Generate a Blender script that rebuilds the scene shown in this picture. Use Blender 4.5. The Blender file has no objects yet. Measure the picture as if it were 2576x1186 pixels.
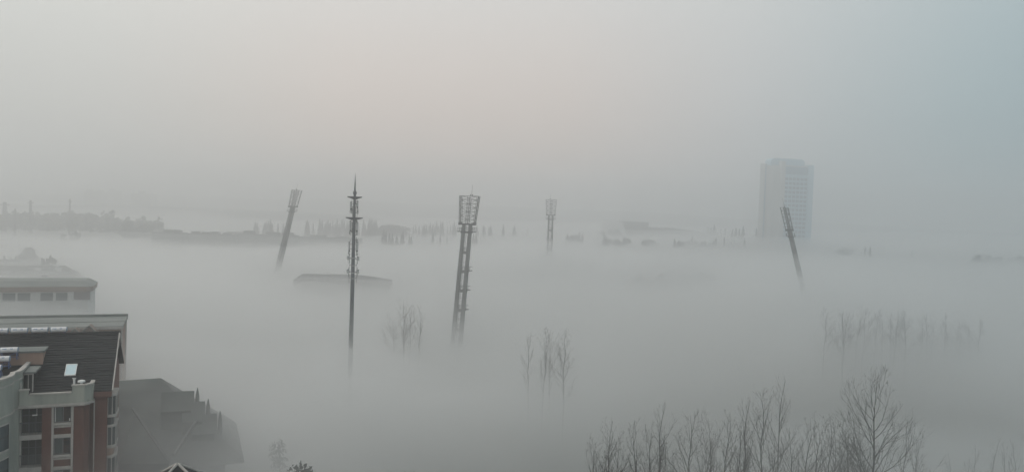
import bpy, math, random
import numpy as np
from mathutils import Vector, Matrix, noise
from math import sin, cos, tan, radians, pi, sqrt, atan2, exp

random.seed(7)
sc = bpy.context.scene
col = sc.collection

# ------------------------------------------------------------------ camera
CAM = Vector((0, 0, 50.0))
F, CX, CY = 2010.0, 1288.0, 593.0           # photo measured on a 2576 x 1186 copy
ROT = Matrix.Rotation(radians(88.0), 3, 'X') @ Matrix.Rotation(radians(1.9), 3, 'Z')
cam_d = bpy.data.cameras.new('camera')
cam = bpy.data.objects.new('camera', cam_d)
col.objects.link(cam)
cam.matrix_world = Matrix.Translation(CAM) @ ROT.to_4x4()
cam_d.sensor_width = 36.0
cam_d.lens = 36.0 * F / 2576.0
cam_d.clip_start = 1.0
cam_d.clip_end = 20000.0
sc.camera = cam


def at(px, py, d):
    """world point seen at a photo pixel, d metres ahead"""
    return CAM + ROT @ Vector(((px - CX) / F, -(py - CY) / F, -1.0)) * d


# ------------------------------------------------------------------ materials
def srgb(r, g, b):
    f = lambda c: ((c / 255 + 0.055) / 1.055) ** 2.4 if c > 10 else c / 255 / 12.92
    return (f(r), f(g), f(b), 1)


def mat(name, c1, c2=None, scale=3.0, rough=0.8, detail=6.0, stretch=None, metallic=0.0, spec=0.3, bump=0.0):
    m = bpy.data.materials.new(name)
    m.use_nodes = True
    nt = m.node_tree
    b = nt.nodes['Principled BSDF']
    b.inputs['Roughness'].default_value = rough
    b.inputs['Metallic'].default_value = metallic
    b.inputs['Specular IOR Level'].default_value = spec
    c1 = tuple(c1) + (1,) if len(c1) == 3 else c1
    if c2 is None:
        c2 = tuple(x * 0.75 for x in c1[:3])
    c2 = tuple(c2) + (1,) if len(c2) == 3 else c2
    tc = nt.nodes.new('ShaderNodeTexCoord')
    mp = nt.nodes.new('ShaderNodeMapping')
    if stretch:
        mp.inputs['Scale'].default_value = stretch
    nz = nt.nodes.new('ShaderNodeTexNoise')
    nz.inputs['Scale'].default_value = scale
    nz.inputs['Detail'].default_value = detail
    nz.inputs['Roughness'].default_value = 0.65
    rp = nt.nodes.new('ShaderNodeValToRGB')
    rp.color_ramp.elements[0].position = 0.35
    rp.color_ramp.elements[1].position = 0.68
    rp.color_ramp.elements[0].color = c2
    rp.color_ramp.elements[1].color = c1
    L = nt.links.new
    L(tc.outputs['Object'], mp.inputs['Vector'])
    L(mp.outputs['Vector'], nz.inputs['Vector'])
    L(nz.outputs['Fac'], rp.inputs['Fac'])
    L(rp.outputs['Color'], b.inputs['Base Color'])
    if bump:
        bp = nt.nodes.new('ShaderNodeBump')
        bp.inputs['Strength'].default_value = bump
        bp.inputs['Distance'].default_value = 0.05
        L(nz.outputs['Fac'], bp.inputs['Height'])
        L(bp.outputs['Normal'], b.inputs['Normal'])
    return m


def brick_mat(name, c1, c2, mortar):
    m = mat(name, c1, c2, 1.2, 0.9, stretch=(1, 1, 0.25))
    nt = m.node_tree
    b = nt.nodes['Principled BSDF']
    rp = [n for n in nt.nodes if n.type == 'VALTORGB'][0]
    tc = [n for n in nt.nodes if n.type == 'TEX_COORD'][0]
    mp = nt.nodes.new('ShaderNodeMapping')
    mp.inputs['Rotation'].default_value = (pi / 2, 0, 0)
    br = nt.nodes.new('ShaderNodeTexBrick')
    br.inputs['Scale'].default_value = 1.0
    br.inputs['Brick Width'].default_value = 0.24
    br.inputs['Row Height'].default_value = 0.075
    br.inputs['Mortar Size'].default_value = 0.008
    br.inputs['Color1'].default_value = (1, 1, 1, 1)
    br.inputs['Color2'].default_value = (0.8, 0.8, 0.8, 1)
    br.inputs['Mortar'].default_value = mortar
    mx = nt.nodes.new('ShaderNodeMix')
    mx.data_type = 'RGBA'
    mx.blend_type = 'MULTIPLY'
    mx.inputs[0].default_value = 1.0
    L = nt.links.new
    L(tc.outputs['Object'], mp.inputs['Vector'])
    L(mp.outputs['Vector'], br.inputs['Vector'])
    L(rp.outputs['Color'], mx.inputs[6])
    L(br.outputs['Color'], mx.inputs[7])
    L(mx.outputs[2], b.inputs['Base Color'])
    return m


M = {}
M['brick'] = brick_mat('red_brick', (0.165, 0.076, 0.060), (0.112, 0.056, 0.047), (0.9, 0.85, 0.8, 1))
M['pinkwall'] = mat('pink_render', (0.37, 0.25, 0.20), (0.29, 0.20, 0.165), 0.8, 0.9, stretch=(1, 1, .3))
M['cream'] = mat('cream_render', (0.36, 0.37, 0.325), (0.25, 0.26, 0.235), 0.6, 0.85, stretch=(1.2, 1.2, 0.2))
M['trim'] = mat('grey_white_trim', (0.46, 0.43, 0.40), (0.33, 0.31, 0.29), 1.2, 0.8, stretch=(1, 1, .4))
M['whitewall'] = mat('white_render', (0.50, 0.51, 0.50), (0.40, 0.41, 0.40), 0.5, 0.85, stretch=(1, 1, .3))
M['tile'] = mat('dark_roof_tile', (0.015, 0.0165, 0.018), (0.006, 0.007, 0.009), 0.5, 0.85, stretch=(0.6, 1.6, 1.6), bump=0.3)
M['tile_lichen'] = mat('weathered_roof_tile', (0.026, 0.030, 0.030), (0.007, 0.008, 0.010), 0.35, 0.85, stretch=(0.35, 2.2, 2.2), bump=0.3)
M['oldtile'] = mat('grey_roof_tile', (0.085, 0.095, 0.088), (0.035, 0.040, 0.040), 0.28, 0.85)
M['slab'] = mat('roof_slab_grey', (0.22, 0.23, 0.22), (0.13, 0.145, 0.14), 0.35, 0.9, stretch=(0.5, 1.5, 1))
M['brownband'] = mat('brown_fascia', (0.21, 0.155, 0.125), (0.15, 0.115, 0.10), 0.6, 0.85)
M['purple'] = mat('grey_purple_wall', (0.16, 0.145, 0.155), (0.12, 0.11, 0.115), 0.6, 0.85)
M['glass'] = mat('dark_window_glass', (0.030, 0.042, 0.046), (0.016, 0.023, 0.027), 0.5, 0.08, spec=0.6)
M['glassblue'] = mat('blue_window_glass', (0.06, 0.09, 0.10), (0.03, 0.05, 0.06), 0.4, 0.06, spec=0.7)
M['skyglass'] = mat('skylight_glass', (0.52, 0.66, 0.70), (0.46, 0.60, 0.65), 0.4, 0.1, spec=0.8)  # sky reflection put into the pane's pale base colour; plain blue on the chest
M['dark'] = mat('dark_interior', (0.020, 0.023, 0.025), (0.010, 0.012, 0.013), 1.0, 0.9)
M['whitepaint'] = mat('white_paint', (0.74, 0.73, 0.71), (0.62, 0.61, 0.6), 2.0, 0.5)
M['greymetal'] = mat('grey_metal', (0.22, 0.23, 0.23), (0.15, 0.155, 0.16), 2.0, 0.5, metallic=0.3)
M['tank'] = mat('tank_steel', (0.80, 0.78, 0.78), (0.62, 0.61, 0.62), 1.5, 0.35, metallic=0.0, spec=0.6)
M['tankend'] = mat('tank_cap_blue', (0.22, 0.30, 0.40), (0.16, 0.22, 0.31), 3.0, 0.5)
M['blueframe'] = mat('blue_steel_frame', (0.07, 0.13, 0.30), (0.04, 0.08, 0.20), 3.0, 0.5)
M['bluetube'] = mat('blue_glass_tube', (0.02, 0.04, 0.12), (0.012, 0.02, 0.07), 3.0, 0.15, spec=0.7)
M['mark'] = mat('blue_print', (0.20, 0.26, 0.38), (0.30, 0.36, 0.46), 9.0, 0.6)
M['concrete'] = mat('mast_concrete', (0.150, 0.152, 0.150), (0.085, 0.088, 0.09), 0.25, 0.9, stretch=(1.5, 1.5, 0.25))
M['steel'] = mat('mast_steel', (0.040, 0.043, 0.046), (0.022, 0.024, 0.027), 1.5, 0.65)
M['pole'] = mat('pole_steel', (0.085, 0.098, 0.108), (0.055, 0.064, 0.072), 0.5, 0.5, stretch=(2, 2, .2))
M['antenna'] = mat('antenna_white', (0.44, 0.45, 0.45), (0.34, 0.35, 0.35), 1.0, 0.6)
M['tower_l'] = mat('tower_stone', (0.52, 0.53, 0.53), (0.47, 0.475, 0.475), 0.05, 0.8, stretch=(1, 1, .15))
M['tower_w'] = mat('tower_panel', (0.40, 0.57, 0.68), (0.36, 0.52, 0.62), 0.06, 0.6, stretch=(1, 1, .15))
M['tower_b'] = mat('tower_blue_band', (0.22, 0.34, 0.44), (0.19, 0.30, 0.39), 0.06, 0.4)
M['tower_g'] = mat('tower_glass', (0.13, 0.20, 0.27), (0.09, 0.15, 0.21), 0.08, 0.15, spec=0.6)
M['bark'] = mat('bare_bark', (0.075, 0.072, 0.066), (0.040, 0.038, 0.036), 4.0, 0.9)
M['needle'] = mat('conifer_needles', (0.030, 0.040, 0.032), (0.014, 0.020, 0.017), 0.6, 0.9)
M['leaf'] = mat('dark_leaf', (0.040, 0.052, 0.036), (0.020, 0.028, 0.022), 0.5, 0.85)
M['bushleaf'] = mat('bush_leaf', (0.035, 0.050, 0.036), (0.018, 0.026, 0.02), 0.8, 0.85)
M['ground'] = mat('dark_ground', (0.040, 0.048, 0.036), (0.018, 0.023, 0.018), 0.03, 0.95, 8)
M['asphalt'] = mat('road_asphalt', (0.06, 0.06, 0.06), (0.045, 0.045, 0.046), 0.3, 0.9)
M['hill'] = mat('hill_wood', (0.05, 0.06, 0.055), (0.03, 0.038, 0.036), 0.012, 0.95)
M['curtain'] = mat('grey_curtain', (0.10, 0.115, 0.115), (0.06, 0.07, 0.07), 3.0, 0.9, stretch=(6, 1, .3))
M['standroof'] = mat('stand_roof', (0.10, 0.10, 0.10), (0.06, 0.062, 0.062), 0.1, 0.85)


def vol_mat(name, density, color, g):
    m = bpy.data.materials.new(name)
    m.use_nodes = True
    nt = m.node_tree
    nt.nodes.clear()
    out = nt.nodes.new('ShaderNodeOutputMaterial')
    pv = nt.nodes.new('ShaderNodeVolumePrincipled')
    pv.inputs['Color'].default_value = (*color, 1)
    pv.inputs['Density'].default_value = density
    pv.inputs['Anisotropy'].default_value = g
    nt.links.new(pv.outputs['Volume'], out.inputs['Volume'])
    m.cycles.homogeneous_volume = True
    return m


# ------------------------------------------------------------------ mesh builder
class MB:
    def __init__(self):
        self.v, self.f, self.mi = [], [], []

    def add(self, vs, fs, mi=0):
        o = len(self.v)
        self.v += [tuple(p) for p in vs]
        self.f += [tuple(i + o for i in f) for f in fs]
        self.mi += [mi] * len(fs)
        return self

    def box(self, x0, x1, y0, y1, z0, z1, mi=0):
        vs = [(x, y, z) for z in (z0, z1) for y in (y0, y1) for x in (x0, x1)]
        return self.add(vs, [(0, 2, 3, 1), (4, 5, 7, 6), (0, 1, 5, 4), (2, 6, 7, 3), (0, 4, 6, 2), (1, 3, 7, 5)], mi)

    def prism(self, poly, z0, z1, mi=0, top=1.0):
        n = len(poly)
        cx = sum(p[0] for p in poly) / n
        cy = sum(p[1] for p in poly) / n
        vs = [(x, y, z0) for x, y in poly] + [(cx + (x - cx) * top, cy + (y - cy) * top, z1) for x, y in poly]
        fs = [tuple(reversed(range(n))), tuple(range(n, 2 * n))]
        fs += [(i, (i + 1) % n, n + (i + 1) % n, n + i) for i in range(n)]
        return self.add(vs, fs, mi)

    def sweep(self, prof, x0, x1, mi=0):
        """profile in (y, z) drawn out along x"""
        n = len(prof)
        vs = [(x0, y, z) for y, z in prof] + [(x1, y, z) for y, z in prof]
        fs = [tuple(range(n)), tuple(reversed(range(n, 2 * n)))]
        fs += [(i, n + i, n + (i + 1) % n, (i + 1) % n) for i in range(n)]
        return self.add(vs, fs, mi)

    def beam(self, p, q, w, h=None, mi=0, up=(0, 0, 1)):
        h = h or w
        p, q = Vector(p), Vector(q)
        d = (q - p).normalized()
        up = Vector(up)
        s = d.cross(up)
        if s.length < 1e-3:
            s = d.cross(Vector((0, 1, 0)))
        s.normalize()
        t = s.cross(d).normalized()
        vs = [b + s * (a * w / 2) + t * (c * h / 2) for b in (p, q) for a, c in ((-1, -1), (1, -1), (1, 1), (-1, 1))]
        return self.add(vs, [(3, 2, 1, 0), (4, 5, 6, 7), (0, 1, 5, 4), (1, 2, 6, 5), (2, 3, 7, 6), (3, 0, 4, 7)], mi)

    def tube(self, pts, rad, n=6, mi=0, cap=True):
        pts = [Vector(p) for p in pts]
        vs, fs = [], []
        for i, p in enumerate(pts):
            d = (pts[min(i + 1, len(pts) - 1)] - pts[max(i - 1, 0)])
            if d.length < 1e-6:
                d = Vector((0, 0, 1))
            d.normalize()
            a = Vector((1, 0, 0)) if abs(d.x) < 0.8 else Vector((0, 1, 0))
            s = d.cross(a).normalized()
            t = d.cross(s)
            r = rad[i]
            for k in range(n):
                an = 2 * pi * k / n
                vs.append(p + s * (r * cos(an)) + t * (r * sin(an)))
        for i in range(len(pts) - 1):
            for k in range(n):
                a0, a1 = i * n + k, i * n + (k + 1) % n
                fs.append((a0, a1, a1 + n, a0 + n))
        if cap:
            fs.append(tuple(reversed(range(n))))
            fs.append(tuple(range((len(pts) - 1) * n, len(pts) * n)))
        return self.add(vs, fs, mi)

    def mesh(self, name, mats, shear=None, smooth=False):
        me = bpy.data.meshes.new(name)
        vs = self.v
        if shear:
            vs = [(x, y + z * shear, z) for x, y, z in vs]
        me.from_pydata(vs, [], self.f)
        mats = mats if isinstance(mats, (list, tuple)) else [mats]
        for m in mats:
            me.materials.append(m)
        if len(mats) > 1:
            me.polygons.foreach_set('material_index', self.mi)
        if smooth:
            me.polygons.foreach_set('use_smooth', [True] * len(me.polygons))
        me.update()
        return me

    def build(self, name, mats, parent=None, shear=None, smooth=False):
        o = bpy.data.objects.new(name, self.mesh(name, mats, shear, smooth))
        col.objects.link(o)
        if parent:
            o.parent = parent
        return o


def tag(o, label=None, cat=None, group=None, kind=None):
    if label:
        o['label'] = label
    if cat:
        o['category'] = cat
    if group:
        o['group'] = group
    if kind:
        o['kind'] = kind
    return o


def empty(name, loc, rz=0.0, label=None, cat=None, group=None):
    o = bpy.data.objects.new(name, None)
    o.empty_display_size = 0.5
    col.objects.link(o)
    o.location = loc
    o.rotation_euler = (0, 0, rz)
    return tag(o, label, cat, group)


def copy_tree(o, parent=None):
    c = o.copy()
    col.objects.link(c)
    if parent:
        c.parent = parent
    for ch in list(o.children):
        copy_tree(ch, c)
    return c


# ------------------------------------------------------------------ world and sun
SUN_EL, SUN_AZ = radians(52), radians(-65)      # azimuth measured from +Y, negative = to the left
w = bpy.data.worlds.new('World')
sc.world = w
w.use_nodes = True
nt = w.node_tree
nt.nodes.clear()
L = nt.links.new
out = nt.nodes.new('ShaderNodeOutputWorld')
bg = nt.nodes.new('ShaderNodeBackground')
bg.inputs['Strength'].default_value = 0.1
sky = nt.nodes.new('ShaderNodeTexSky')
sky.sky_type = 'NISHITA'
sky.sun_disc = False
sky.sun_elevation = SUN_EL
sky.sun_rotation = SUN_AZ
sky.air_density = 1.5
sky.dust_density = 6.0
hs = nt.nodes.new('ShaderNodeHueSaturation')
hs.inputs['Saturation'].default_value = 0.4
tc = nt.nodes.new('ShaderNodeTexCoord')
sx = nt.nodes.new('ShaderNodeSeparateXYZ')


def ramp(stops, interp='EASE'):
    r = nt.nodes.new('ShaderNodeValToRGB')
    r.color_ramp.interpolation = interp
    e = r.color_ramp.elements
    e[0].position, e[0].color = stops[0]
    e[1].position, e[1].color = stops[-1]
    for p, c in stops[1:-1]:
        n = e.new(p)
        n.color = c
    return r


def g3(v, t=(1, 1, 1)):
    return (v * t[0], v * t[1], v * t[2], 1)


mr = nt.nodes.new('ShaderNodeMapRange')         # direction x: left .. right
mr.inputs['From Min'].default_value = -0.75
mr.inputs['From Max'].default_value = 0.75
# hue across the sky, left to right (the overcast is warm on the sun's side)
hue = ramp([(0.0, g3(.86, (0.95, 1.0, 0.95))), (0.20, g3(.97, (1.0, 0.985, 0.93))), (0.36, g3(1.03, (1.20, 0.968, 0.84))),
            (0.54, g3(1.0, (1.19, 0.968, 0.85))), (0.68, g3(.94, (0.98, 0.98, 0.985))), (0.82, g3(.76, (0.74, 0.985, 1.05))),
            (1.0, g3(.50, (0.58, 0.985, 1.18)))], 'LINEAR')
# brightness up the sky
lum = ramp([(0.0, g3(.56)), (0.02, g3(.56)), (0.10, g3(.57)), (0.26, g3(.665)), (0.45, g3(.84)), (1.0, g3(.84))], 'LINEAR')
mm = nt.nodes.new('ShaderNodeMix')
mm.data_type = 'RGBA'
mm.blend_type = 'MULTIPLY'
mm.inputs[0].default_value = 1.0
sc10 = nt.nodes.new('ShaderNodeMix')
sc10.data_type = 'RGBA'
sc10.blend_type = 'MULTIPLY'
sc10.inputs[0].default_value = 1.0
sc10.inputs[7].default_value = (10, 10, 10, 1)
mixs = nt.nodes.new('ShaderNodeMix')
mixs.data_type = 'RGBA'
mixs.inputs[0].default_value = 0.93             # share of the overcast layer over the clear sky
L(tc.outputs['Generated'], sx.inputs[0])
L(sx.outputs['X'], mr.inputs['Value'])
L(mr.outputs[0], hue.inputs['Fac'])
L(sx.outputs['Z'], lum.inputs['Fac'])
up_r = nt.nodes.new('ShaderNodeMapRange')        # paler, more even high up
up_r.inputs['From Min'].default_value = 0.05
up_r.inputs['From Max'].default_value = 0.26
up_r.inputs['To Max'].default_value = 1.0
pale = nt.nodes.new('ShaderNodeMix')
pale.data_type = 'RGBA'
hue_up = ramp([(0.0, g3(1.0, (0.97, 1.0, 0.965))), (0.2, g3(1.04, (0.985, 0.995, 0.95))), (0.36, g3(1.02, (1.0, 0.985, 0.95))), (0.54, g3(.98, (1.0, 0.985, 0.955))),
               (0.68, g3(.92, (0.955, 0.985, 0.975))), (0.84, g3(.76, (0.82, 0.985, 1.03))), (1.0, g3(.54, (0.70, 0.985, 1.10)))], 'LINEAR')
L(mr.outputs[0], hue_up.inputs['Fac'])
L(hue_up.outputs['Color'], pale.inputs[7])
L(sx.outputs['Z'], up_r.inputs['Value'])
L(up_r.outputs[0], pale.inputs[0])
L(hue.outputs['Color'], pale.inputs[6])
L(pale.outputs[2], mm.inputs[6])
L(lum.outputs['Color'], mm.inputs[7])
L(mm.outputs[2], sc10.inputs[6])
L(sky.outputs['Color'], hs.inputs['Color'])
L(hs.outputs['Color'], mixs.inputs[6])
L(sc10.outputs[2], mixs.inputs[7])
L(mixs.outputs[2], bg.inputs['Color'])
L(bg.outputs[0], out.inputs['Surface'])

sd = bpy.data.lights.new('sun', 'SUN')
sd.energy = 0.5
sd.angle = radians(30)
sd.color = (1.0, 0.95, 0.88)
so = bpy.data.objects.new('sun', sd)
col.objects.link(so)
sdir = Vector((sin(SUN_AZ) * cos(SUN_EL), cos(SUN_AZ) * cos(SUN_EL), sin(SUN_EL)))
so.rotation_euler = sdir.to_track_quat('Z', 'Y').to_euler()
so.location = (0, 0, 400)

sc.view_settings.view_transform = 'Standard'
sc.view_settings.look = 'None'
sc.view_settings.exposure = 0.09
sc.view_settings.gamma = 1.0
cy = sc.cycles
cy.max_bounces = 10
cy.volume_bounces = 7
cy.diffuse_bounces = 3
cy.glossy_bounces = 2
cy.transparent_max_bounces = 8
cy.use_denoising = True
cy.use_adaptive_sampling = True
cy.adaptive_threshold = 0.01
cy.sample_clamp_indirect = 4.0
cy.caustics_reflective = False
cy.caustics_refractive = False

# ------------------------------------------------------------------ ground, hills
B = MB()
B.add([(-4400, -700, 0), (4400, -700, 0), (4400, 4400, 0), (-4400, 4400, 0)], [(0, 1, 2, 3)])
tag(B.build('ground', M['ground']), kind='structure')


def hill_mesh(y0, y1, x0, x1, top, seed, nx=150, ny=14):
    vs, fs = [], []
    for j in range(ny + 1):
        t = j / ny
        for i in range(nx + 1):
            x = x0 + (x1 - x0) * i / nx
            y = y0 + (y1 - y0) * t
            k = sin(min(1, t * 1.6) * pi / 2)
            edge = min(1, (i / nx) * 8, (1 - i / nx) * 8)
            h = top(x) * (0.86 + 0.22 * noise.noise(Vector((x / 420, y / 500, seed))) + 0.05 * noise.noise(Vector((x / 28, y / 40, seed + 5))))
            vs.append((x, y, -1 + (h + 1) * k * edge if j else -0.9))
    for j in range(ny):
        for i in range(nx):
            a = j * (nx + 1) + i
            fs.append((a, a + 1, a + nx + 2, a + nx + 1))
    b = MB()
    b.add(vs, fs)
    return b


tag(hill_mesh(1750, 2600, -2300, 2300, lambda x: 62 - 0.024 * max(0, x) + 0.001 * x, 3.0).build('hills', M['hill'], smooth=True), kind='structure')
tag(hill_mesh(1330, 1700, -1500, -150, lambda x: 31, 9.0, 100, 10).build('hills', M['hill'], smooth=True), kind='structure')

# ------------------------------------------------------------------ fog
CTRL = []


def ctl(px, py, d, wt=1.0, dz=0.0):
    p = at(px, py, d)
    CTRL.append((p.x, p.y, p.z + dz, wt))


for a in ((1155, 800, 250), (882, 776, 155), (895, 768, 135), (900, 792, 118), (850, 790, 125), (940, 780, 130), (705, 655, 412), (1387, 612, 452), (2005, 668, 310), (2005, 672, 280), (1030, 812, 205), (1030, 825, 190),
          (1385, 834, 164), (1385, 845, 140), (1450, 860, 140), (1320, 860, 140), (2250, 779, 222), (2120, 782, 222), (2400, 797, 222), (2250, 798, 195), (2400, 835, 195), (2120, 800, 195), (1560, 1055, 101), (1750, 1050, 101), (1950, 1038, 103), (2200, 1046, 98), (2480, 1100, 110),
          (150, 1330, 72), (447, 1360, 54), (450, 975, 78), (530, 990, 80), (380, 972, 76), (600, 1050, 86), (450, 930, 96), (540, 960, 98), (400, 928, 96), (280, 870, 100), (120, 860, 98),
          (150, 768, 148), (40, 768, 148), (300, 775, 148), (60, 658, 195), (200, 668, 195), (70, 676, 285), (70, 680, 255), (200, 640, 240), (850, 715, 330), (950, 721, 325), (760, 718, 332), (850, 722, 310), (850, 700, 365),
          (730, 1020, 84), (640, 1000, 110), (1288, 1640, 80), (1100, 1540, 84), (1450, 1540, 84), (1288, 1190, 112), (1200, 1300, 98), (1400, 1280, 98), (1288, 985, 145), (2300, 920, 175),
          (1700, 684, 395), (1600, 686, 395), (1700, 704, 360), (300, 650, 420), (1100, 650, 560), (2300, 680, 520), (500, 850, 180), (1000, 960, 140), (1700, 930, 165)):
    ctl(*a)
# thin patches where the dark ground shows
for (px, d, z) in ((1600, 128, 7), (1480, 118, 5), (1680, 142, 9), (1250, 100, 4), (1130, 96, 5), (2330, 162, 9), (2430, 158, 10), (2220, 166, 11), (1010, 178, 9), (1080, 186, 10), (2520, 140, 9), (660, 128, 12)):
    p = at(px, 1000, d)
    CTRL.append((p.x, p.y, z, 2.2))
for px in (-40, 90, 220, 330, 400):
    for d in (760, 860, 960):
        p = at(px, 560, d)
        CTRL.append((p.x, p.y, 5.0 if px < 380 else 8.0, 1.3))
    ctl(px, 625, 600)
for (px, py, d) in ((450, 607, 700), (560, 608, 700), (680, 609, 710), (820, 612, 720), (1650, 622, 640), (1720, 625, 620), (1800, 627, 620), (1880, 629, 620), (1940, 632, 620)):
    ctl(px, py, d, 1.2, -3.2)
for (px, py, d) in ((1960, 598, 770), (2020, 600, 770), (1900, 600, 800), (2100, 600, 800), (2300, 602, 850), (2500, 606, 850), (2300, 596, 1100), (2500, 600, 1100), (2700, 608, 900), (2100, 594, 1000)):
    ctl(px, py, d, 1.2, -3.0)
for (px, py, d) in ((2170, 645, 700), (2220, 648, 700), (2400, 655, 700)):
    ctl(px, py, d, 1.0, -4.0)
for x in (-1500, -700, 0, 700, 1500):
    for y in (800, 1100, 1500, 2200):
        CTRL.append((x, y, 13.0 if y < 1400 else 16.0, 1.0))
for x in (-300, -120, 100, 300):
    CTRL.append((x, 0, 10.0, 1.0))
    CTRL.append((x, -200, 10.0, 1.0))
CA = np.array(CTRL)


def fog_h(x, y):
    d2 = (x[..., None] - CA[:, 0]) ** 2 + (y[..., None] - CA[:, 1]) ** 2
    k = CA[:, 3] / (d2 + 12.0 ** 2) ** 1.6
    return (k * CA[:, 2]).sum(-1) / k.sum(-1)


def axis(lo, hi, c, s, n):
    """coordinates from lo to hi, dense round c"""
    a, b = math.asinh((lo - c) / s), math.asinh((hi - c) / s)
    v = c + s * np.sinh(np.linspace(a, b, n))
    v[0], v[-1] = lo, hi
    return v


def fog_layer(name, off, amp, seed, m, z0, ext=4300.0, nx=230, ny=260):
    xs = axis(-ext, ext, -10.0, 260.0, nx)
    ys = axis(-600.0, ext, 60.0, 160.0, ny)
    X, Y = np.meshgrid(xs, ys)
    H = fog_h(X, Y)
    vs, fs = [], []
    for j in range(ny):
        for i in range(nx):
            x, y = X[j, i], Y[j, i]
            r = max(1.0, sqrt(x * x + y * y))
            s = 34.0 + 0.10 * r
            n = noise.fractal(Vector((x / s / 1.9, y / s, seed)), 0.9, 2.1, 4) + .9 * noise.noise(Vector((x / s / 6.5, y / s / 2.6, seed + 3)))
            a = amp * min(1.0, r / 110.0) * (0.8 if r < 120 else 1.0)
            if amp > 8:
                a = amp * min(1.0, max(0.0, (r - 100.0) / 120.0))
            vs.append((x, y, max(1.5, H[j, i] + off + a * n)))
    for j in range(ny - 1):
        for i in range(nx - 1):
            a = j * nx + i
            fs.append((a, a + 1, a + nx + 1, a + nx))
    ring = list(range(nx)) + [j * nx + nx - 1 for j in range(1, ny)] + [(ny - 1) * nx + i for i in range(nx - 2, -1, -1)] + [j * nx for j in range(ny - 2, 0, -1)]
    o = len(vs)
    vs += [(vs[k][0], vs[k][1], z0) for k in ring]
    n = len(ring)
    for k in range(n):
        k2 = (k + 1) % n
        fs.append((ring[k2], ring[k], o + k, o + k2))
    fs.append(tuple(reversed(range(o, o + n))))
    b = MB()
    b.add(vs, fs)
    ob = b.build(name, m, smooth=False)
    return tag(ob, kind='stuff')


FOG_C = (0.983, 0.986, 0.985)
for k, (off, dens, amp) in enumerate(((-5.2, 0.036, 6.0), (-1.8, 0.018, 5.0), (0.8, 0.010, 4.5), (4.0, 0.0040, 4.5), (8.8, 0.0016, 5.0), (1.5, 0.0075, 9.0))):
    fog_layer('fog', off, amp, 11.0 + 7 * k, vol_mat('fog_volume', dens, FOG_C, 0.78), -0.30 - 0.08 * k)

# thin haze over the whole place, all round the camera
B = MB()
B.box(-4500, 4500, -800, 4500, -2.0, 122.0)
tag(B.build('haze', vol_mat('haze_volume', 0.0018, (0.965, 0.97, 0.975), 0.82)), kind='stuff')
# ------------------------------------------------------------------ stadium light masts
SH = tan(radians(15.0))


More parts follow.
